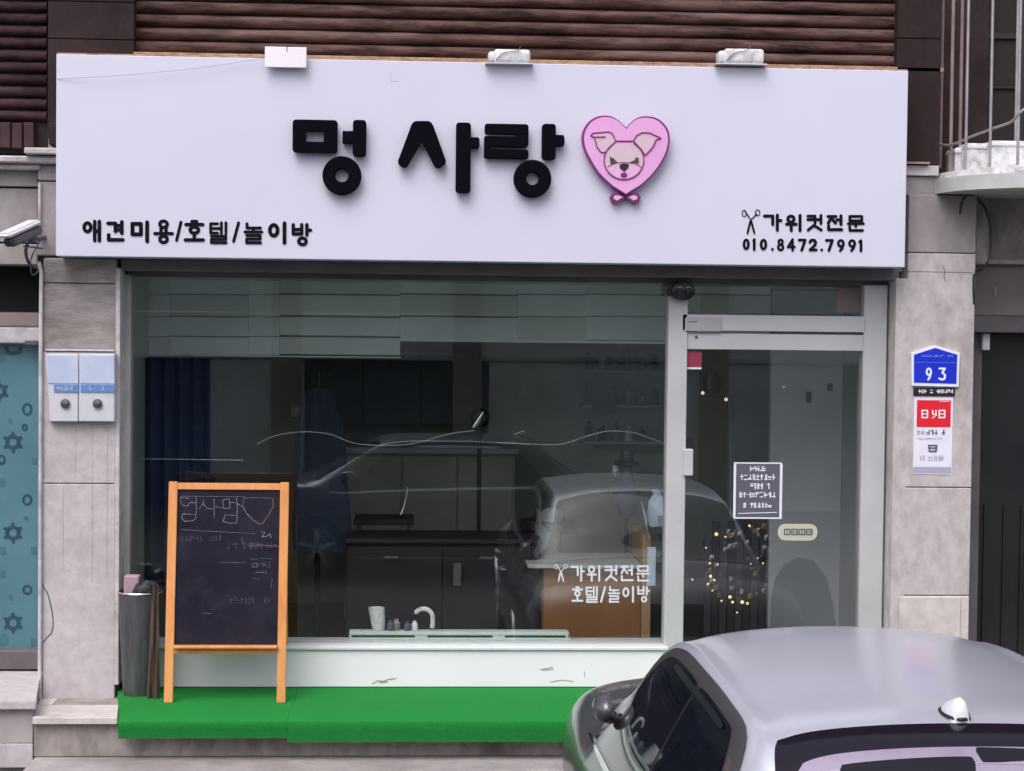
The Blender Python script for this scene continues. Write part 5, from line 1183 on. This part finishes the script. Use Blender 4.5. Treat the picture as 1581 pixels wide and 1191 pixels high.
def build_car(name, label, cat, loc, rot, paint, full=True, group=None):
    root = thing(name, label, cat, loc, group); root.rotation_euler = (0, 0, rot)
    def LK(nm, bm, mt, par=root, smooth='all'):
        return link(nm, bm, mt, par, smooth=smooth, local=True)
    # body shell
    bm = NEW(); NU, NV = (NS-1)*6, 8*5; grid = {}
    for side in (1, -1):
        for i in range(NU+1):
            for j in range(NV+1):
                if side == -1 and j == NV: grid[(-1, i, j)] = grid[(1, i, j)]; continue
                grid[(side, i, j)] = bm.verts.new(surf(i*(NS-1)/NU, j*8/NV, side))
        for i in range(NU):
            for j in range(NV):
                vs = [grid[(side, i, j)], grid[(side, i+1, j)], grid[(side, i+1, j+1)], grid[(side, i, j+1)]]
                c = sum((v.co for v in vs), Vector())/4
                if any(math.hypot(c.y-w_[0], c.z-w_[1]) < .355 for w_ in WH) and abs(c.x) > .5 and c.z < .70: continue
                fc = bm.faces.new(vs)
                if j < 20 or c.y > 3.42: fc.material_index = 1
    for i in (0, NU):
        bm.faces.new([grid[(1, i, j)] for j in range(NV+1)]+[grid[(-1, i, j)] for j in range(NV-1, -1, -1)])
    for i in range(NU):
        vs = [grid[(1, i, 0)], grid[(1, i+1, 0)], grid[(-1, i+1, 0)], grid[(-1, i, 0)]]
        bm.faces.new(vs)
    body = LK('body', bm, [paint, M['cargrey'] if name == 'parked_car' else paint])  # parked car: shade on lower body and nose painted as gunmetal
    def patch(nm, corners, mt, off, q_lat=False, nu=22, nv=12, k=.06, side=1, par=body, ex=6, both_=False, th=0):
        """corners: (s,q) x4 : rear-bottom, front-bottom, front-top, rear-top"""
        bm = NEW(); g = []
        for i in range(nu+1):
            row = []
            for j in range(nv+1):
                a = -1+2*i/nu; b_ = -1+2*j/nv
                a2 = a*(1-k*abs(b_)**ex*abs(a)**3); b2 = b_*(1-k*abs(a)**ex*abs(b_)**3)
                fu, fv = (a2+1)/2, (b2+1)/2
                s = (corners[0][0]*(1-fu)+corners[1][0]*fu)*(1-fv)+(corners[3][0]*(1-fu)+corners[2][0]*fu)*fv
                q = (corners[0][1]*(1-fu)+corners[1][1]*fu)*(1-fv)+(corners[3][1]*(1-fu)+corners[2][1]*fu)*fv
                if q_lat:      # q is signed lateral index
                    sd = 1 if q >= 0 else -1; qq = 8-abs(q)
                else: sd, qq = side, q
                u = u_of(s); p = surf(u, qq, sd)+snorm(u, qq, sd)*off
                row.append(bm.verts.new(p))
            g.append(row)
        for i in range(nu):
            for j in range(nv): bm.faces.new((g[i][j], g[i+1][j], g[i+1][j+1], g[i][j+1]))
        o = LK(nm, bm, mt, par)
        return o
    for side in (1, -1):
        patch('window_surround', [(1.04, 4.10), (3.56, 4.06), (2.86, 5.25), (1.48, 5.25)], M['cargrey'], .003, side=side, k=.09)
        patch('window_visor_strip', [(1.66, 4.93), (2.62, 4.93), (2.60, 5.0), (1.68, 5.0)], M['chrome'], .012, side=side, k=.12, nu=16, nv=4)
        patch('side_window', [(1.16, 4.16), (2.20, 4.14), (2.17, 5.04), (1.60, 5.04)], M['carglass'], .006, side=side, k=.05)
        patch('side_window', [(2.225, 4.14), (3.46, 4.12), (2.80, 5.04), (2.195, 5.04)], M['carglass'], .006, side=side, k=.05)
        patch('belt_moulding', [(1.15, 4.05), (3.5, 4.0), (3.5, 4.07), (1.15, 4.13)], M['chrome'], .006, side=side, k=0, nu=30, nv=2)
        for (s0, s1) in ((1.28, 1.05), (2.18, 2.20), (3.36, 3.42)):
            patch('panel_gap', [(s0-.003, 4.1), (s0+.003, 4.1), (s1+.003, 1.1), (s1-.003, 1.1)], M['black'], .002, side=side, k=0, nu=2, nv=16)
        for s in (1.42, 2.36):
            bm = NEW(); u = u_of(s); c = surf(u, 3.05, side); nn = snorm(u, 3.05, side)
            tube(bm, cr([tuple(c+nn*.005), tuple(c+nn*.035+Vector((0, .03, 0))), tuple(c+nn*.035+Vector((0, .15, 0))), tuple(c+nn*.005+Vector((0, .18, 0)))], 4), .011, 8); LK('door_handle', bm, paint, body)
        # mirror
        u = u_of(3.28); c = surf(u, 4.15, side); ox = -side
        bm = NEW(); cc = Vector((ox*.80, 3.30, 1.06)); bmesh.ops.create_uvsphere(bm, u_segments=20, v_segments=14, radius=1, matrix=Matrix.Translation(cc) @ Matrix.Diagonal((.050, .095, .060, 1)))
        for v in bm.verts:
            if (v.co.x-cc.x)*ox < -.018: v.co.x = cc.x-ox*.018
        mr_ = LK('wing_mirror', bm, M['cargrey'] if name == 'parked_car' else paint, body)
        bm = NEW(); tube(bm, [Vector((ox*.76, 3.36, 1.0)), Vector((ox*.785, 3.34, 1.04))], [.03, .02], 8); LK('mirror_arm', bm, M['black'], mr_)
        bm = NEW(); lathe(bm, (cc.x-ox*.0195, cc.y, cc.z), [(.001, 0), (.048, 0), (.050, ox*.002)], 20, 'x'); LK('mirror_glass', bm, M['chrome'], mr_)
        # head and tail lamps
        patch('headlight', [(4.36, 3.0), (4.56, 3.2), (4.54, 3.9), (4.30, 3.8)], M['darkpane'], .004, side=side, k=.1, nu=10, nv=8)
        patch('tail_light', [(.02, 3.5), (.42, 3.7), (.36, 4.5), (.05, 4.8)], M['lamplens'], .004, side=side, k=.1, nu=10, nv=8)
    # rear window, windscreen
    patch('rear_window_border', [(.79, -2.62), (.79, 2.62), (1.38, 2.42), (1.38, -2.42)], M['frit'], .003, q_lat=True, k=.07, nu=34, nv=14)
    patch('rear_window', [(.82, -2.45), (.82, 2.45), (1.27, 2.02), (1.27, -2.02)], M['rearglass'], .006, q_lat=True, k=.07, nu=34, nv=14)
    for s_ in (.95, 1.02, 1.09, 1.16, 1.22): patch('heater_line', [(s_-.0012, -2.1), (s_-.0012, 2.1), (s_+.0012, 2.1), (s_+.0012, -2.1)], M['printgrey'], .0072, q_lat=True, k=0, nu=30, nv=1)
    patch('rear_sunshade', [(1.17, .10), (1.18, 1.45), (1.235, 1.45), (1.24, .04)], M['frit'], .0076, q_lat=True, k=.05, nu=10, nv=4)
    patch('rear_sunshade', [(1.22, -.02), (1.23, -.5), (1.26, -.9), (1.268, .02)], M['frit'], .0078, q_lat=True, k=.05, nu=10, nv=4)
    patch('windscreen', [(3.66, -2.9), (3.66, 2.9), (2.98, 2.5), (2.98, -2.5)], M['carglass'], .004, q_lat=True, k=.05, nu=34, nv=14)
    # antenna fin
    u = u_of(1.46); c = surf(u, 8, 1)
    bm = NEW(); n = 14; rows = []
    for i in range(n+1):
        t = i/n; y = c.y-.075+.15*t; h = .052*math.sin(math.pi*min(1, (1-t)*1.0+.0))**.6 if t < 1 else 0
        h = .078*(1-t)**.75*min(1, (t+.02)*9)**.5+.002; wd_ = .034*(math.sin(math.pi*min(.98, t*.8+.15)))**.6
        zr = surf(u_of(y), 8, 1).z-.002
        rows.append([bm.verts.new((c.x+a*wd_, y, zr+b_*h)) for a, b_ in ((-1, 0), (-.86, .4), (-.52, .82), (0, 1), (.52, .82), (.86, .4), (1, 0))])
    for i in range(n):
        for k in range(6): bm.faces.new((rows[i][k], rows[i+1][k], rows[i+1][k+1], rows[i][k+1]))
    bm.faces.new(rows[0]); bm.faces.new(rows[-1][::-1]); LK('antenna_fin', bm, M['whitepl'], body)
    bm = NEW(); lathe(bm, (c.x, c.y, surf(u, 8, 1).z-.003), [(.001, 0), (.042, 0), (.040, .008), (.001, .009)], 20); bmesh.ops.scale(bm, verts=bm.verts, vec=(1, 2.0, 1), space=Matrix.Translation((-c.x, -c.y, 0))); LK('antenna_gasket', bm, M['black'], body)
    # wheels
    for (wy, wz) in WH:
        for side in (1, -1):
            xo = -side*.80
            bm = NEW(); lathe(bm, (xo, wy, wz), [(.20, side*.09), (.285, side*.09), (.312, side*.06), (.314, 0), (.312, -side*.06), (.285, -side*.085), (.215, -side*.085)], 36, 'x'); wh = LK('wheel', bm, M['rubber'])
            bm = NEW(); lathe(bm, (xo, wy, wz), [(.214, -side*.085), (.205, -side*.06), (.19, -side*.0), (.001, side*.02)], 30, 'x'); LK('rim', bm, M['alu_dim'], wh)
            for k in range(5):
                a = 2*math.pi*k/5+.3; bm = NEW(); d = Vector((0, math.cos(a), math.sin(a))); tube(bm, [Vector((xo-side*.06, wy, wz))+d*.03, Vector((xo-side*.075, wy, wz))+d*.2], [.035, .024], 8); LK('spoke', bm, M['alu_dim'], wh)
            # arch lip + liner
            bm = NEW(); pts = []
            for t in np.linspace(-.25, math.pi+.25, 28):
                y, z = wy+.365*math.cos(t), wz+.365*math.sin(t)
                u = u_of(y); best = min((abs(surf(u, q, side).z-z), q) for q in np.linspace(.6, 3.9, 40))[1]; pts.append(surf(u, best, side)+snorm(u, best, side)*.001)
            tube(bm, pts, .016, 8); LK('arch_lip', bm, paint, body)
            bm = NEW(); lathe(bm, (xo, wy, wz), [(.36, -side*.05), (.365, side*.16), (.001, side*.17)], 30, 'x'); LK('arch_liner', bm, M['black'], body)
    # number plate blank + high brake lamp
    bm = NEW(); box(bm, -.15, .15, 1.395, 1.435, 1.40, 1.412, .002) if 0 else box(bm, -.11, .11, .83, .87, 1.10, 1.13, .004); LK('high_brake_lamp', bm, M['lamplens'], body)
    return root
CARPOS = PZ(1473, 1098, 1.466)
HD = math.radians(0.3)
SCL = 1.05
off = Vector((math.sin(HD)*1.46*SCL, -math.cos(HD)*1.46*SCL, 0))
pc = build_car('parked_car', 'silver saloon car parked nose towards the shop in the lower right corner', 'car', (CARPOS.x+off.x, CARPOS.y+off.y, 0), HD, M['carpaint'])
pc.scale = (SCL, SCL, 1)
build_car('survey_car', 'dark saloon car on the street, seen only as a reflection in the shop window', 'car', (2.6, .2, 0), math.radians(90), M['cardark'])

# ================================================================== ACROSS THE STREET (seen reflected in the glass)
OB = thing('opposite_building', 'banded grey building across the street reflected in the shop window', 'building', (0, -7, 0))
YO = -6.2; YV = 2*9.7-YO
def V(px, py): return P(px, py, YV)
zb0 = V(500, 549).z; zbt = zb0+5.2
for k in range(7):
    z = zb0+k*.62
    bm = NEW(); box(bm, -9, 10, YO-.6, YO-.02*(k % 2), z+.012, z+.61, .004); link('wall_band', bm, M['oppwall'], OB)
bm = NEW(); box(bm, -9, 10, YO-.62, YO+.05, zb0-.06, zb0+.01, .01); link('string_course', bm, M['whitestone'], OB)
for (a, c, mt, top) in ((-160, 325, 'oppblue', 0), (325, 470, 'oppwall', 0), (470, 755, 'oppdark', 0), (755, 1300, 'oppwall', 0), (1300, 1900, 'oppdark', 0)):
    x0, x1 = V(a, 600).x, V(c, 600).x
    bm = NEW(); box(bm, x0, x1-.01, YO-.6, YO-(.25 if 'dark' in mt or 'blue' in mt else .0), 0, zb0-.061, .005); w_ = link('wall_bay', bm, M[mt], OB)
    if mt in ('oppdark', 'oppblue'):
        for k in range(6):
            bm = NEW(); box(bm, x0, x1-.02, YO-.25, YO-.235, .15+k*.33, .17+k*.33); link('shutter_rail', bm, M['darkmetal'], w_)
for px in (420, 700, 1080):
    x0 = V(px, 500).x; bm = NEW(); box(bm, x0, x0+.42, YO, YO+.08, 0, zbt, .01); link('pier', bm, M['oppbrown'], OB)

for o in list(bpy.data.objects):
    if '_o' in o: del o['_o']
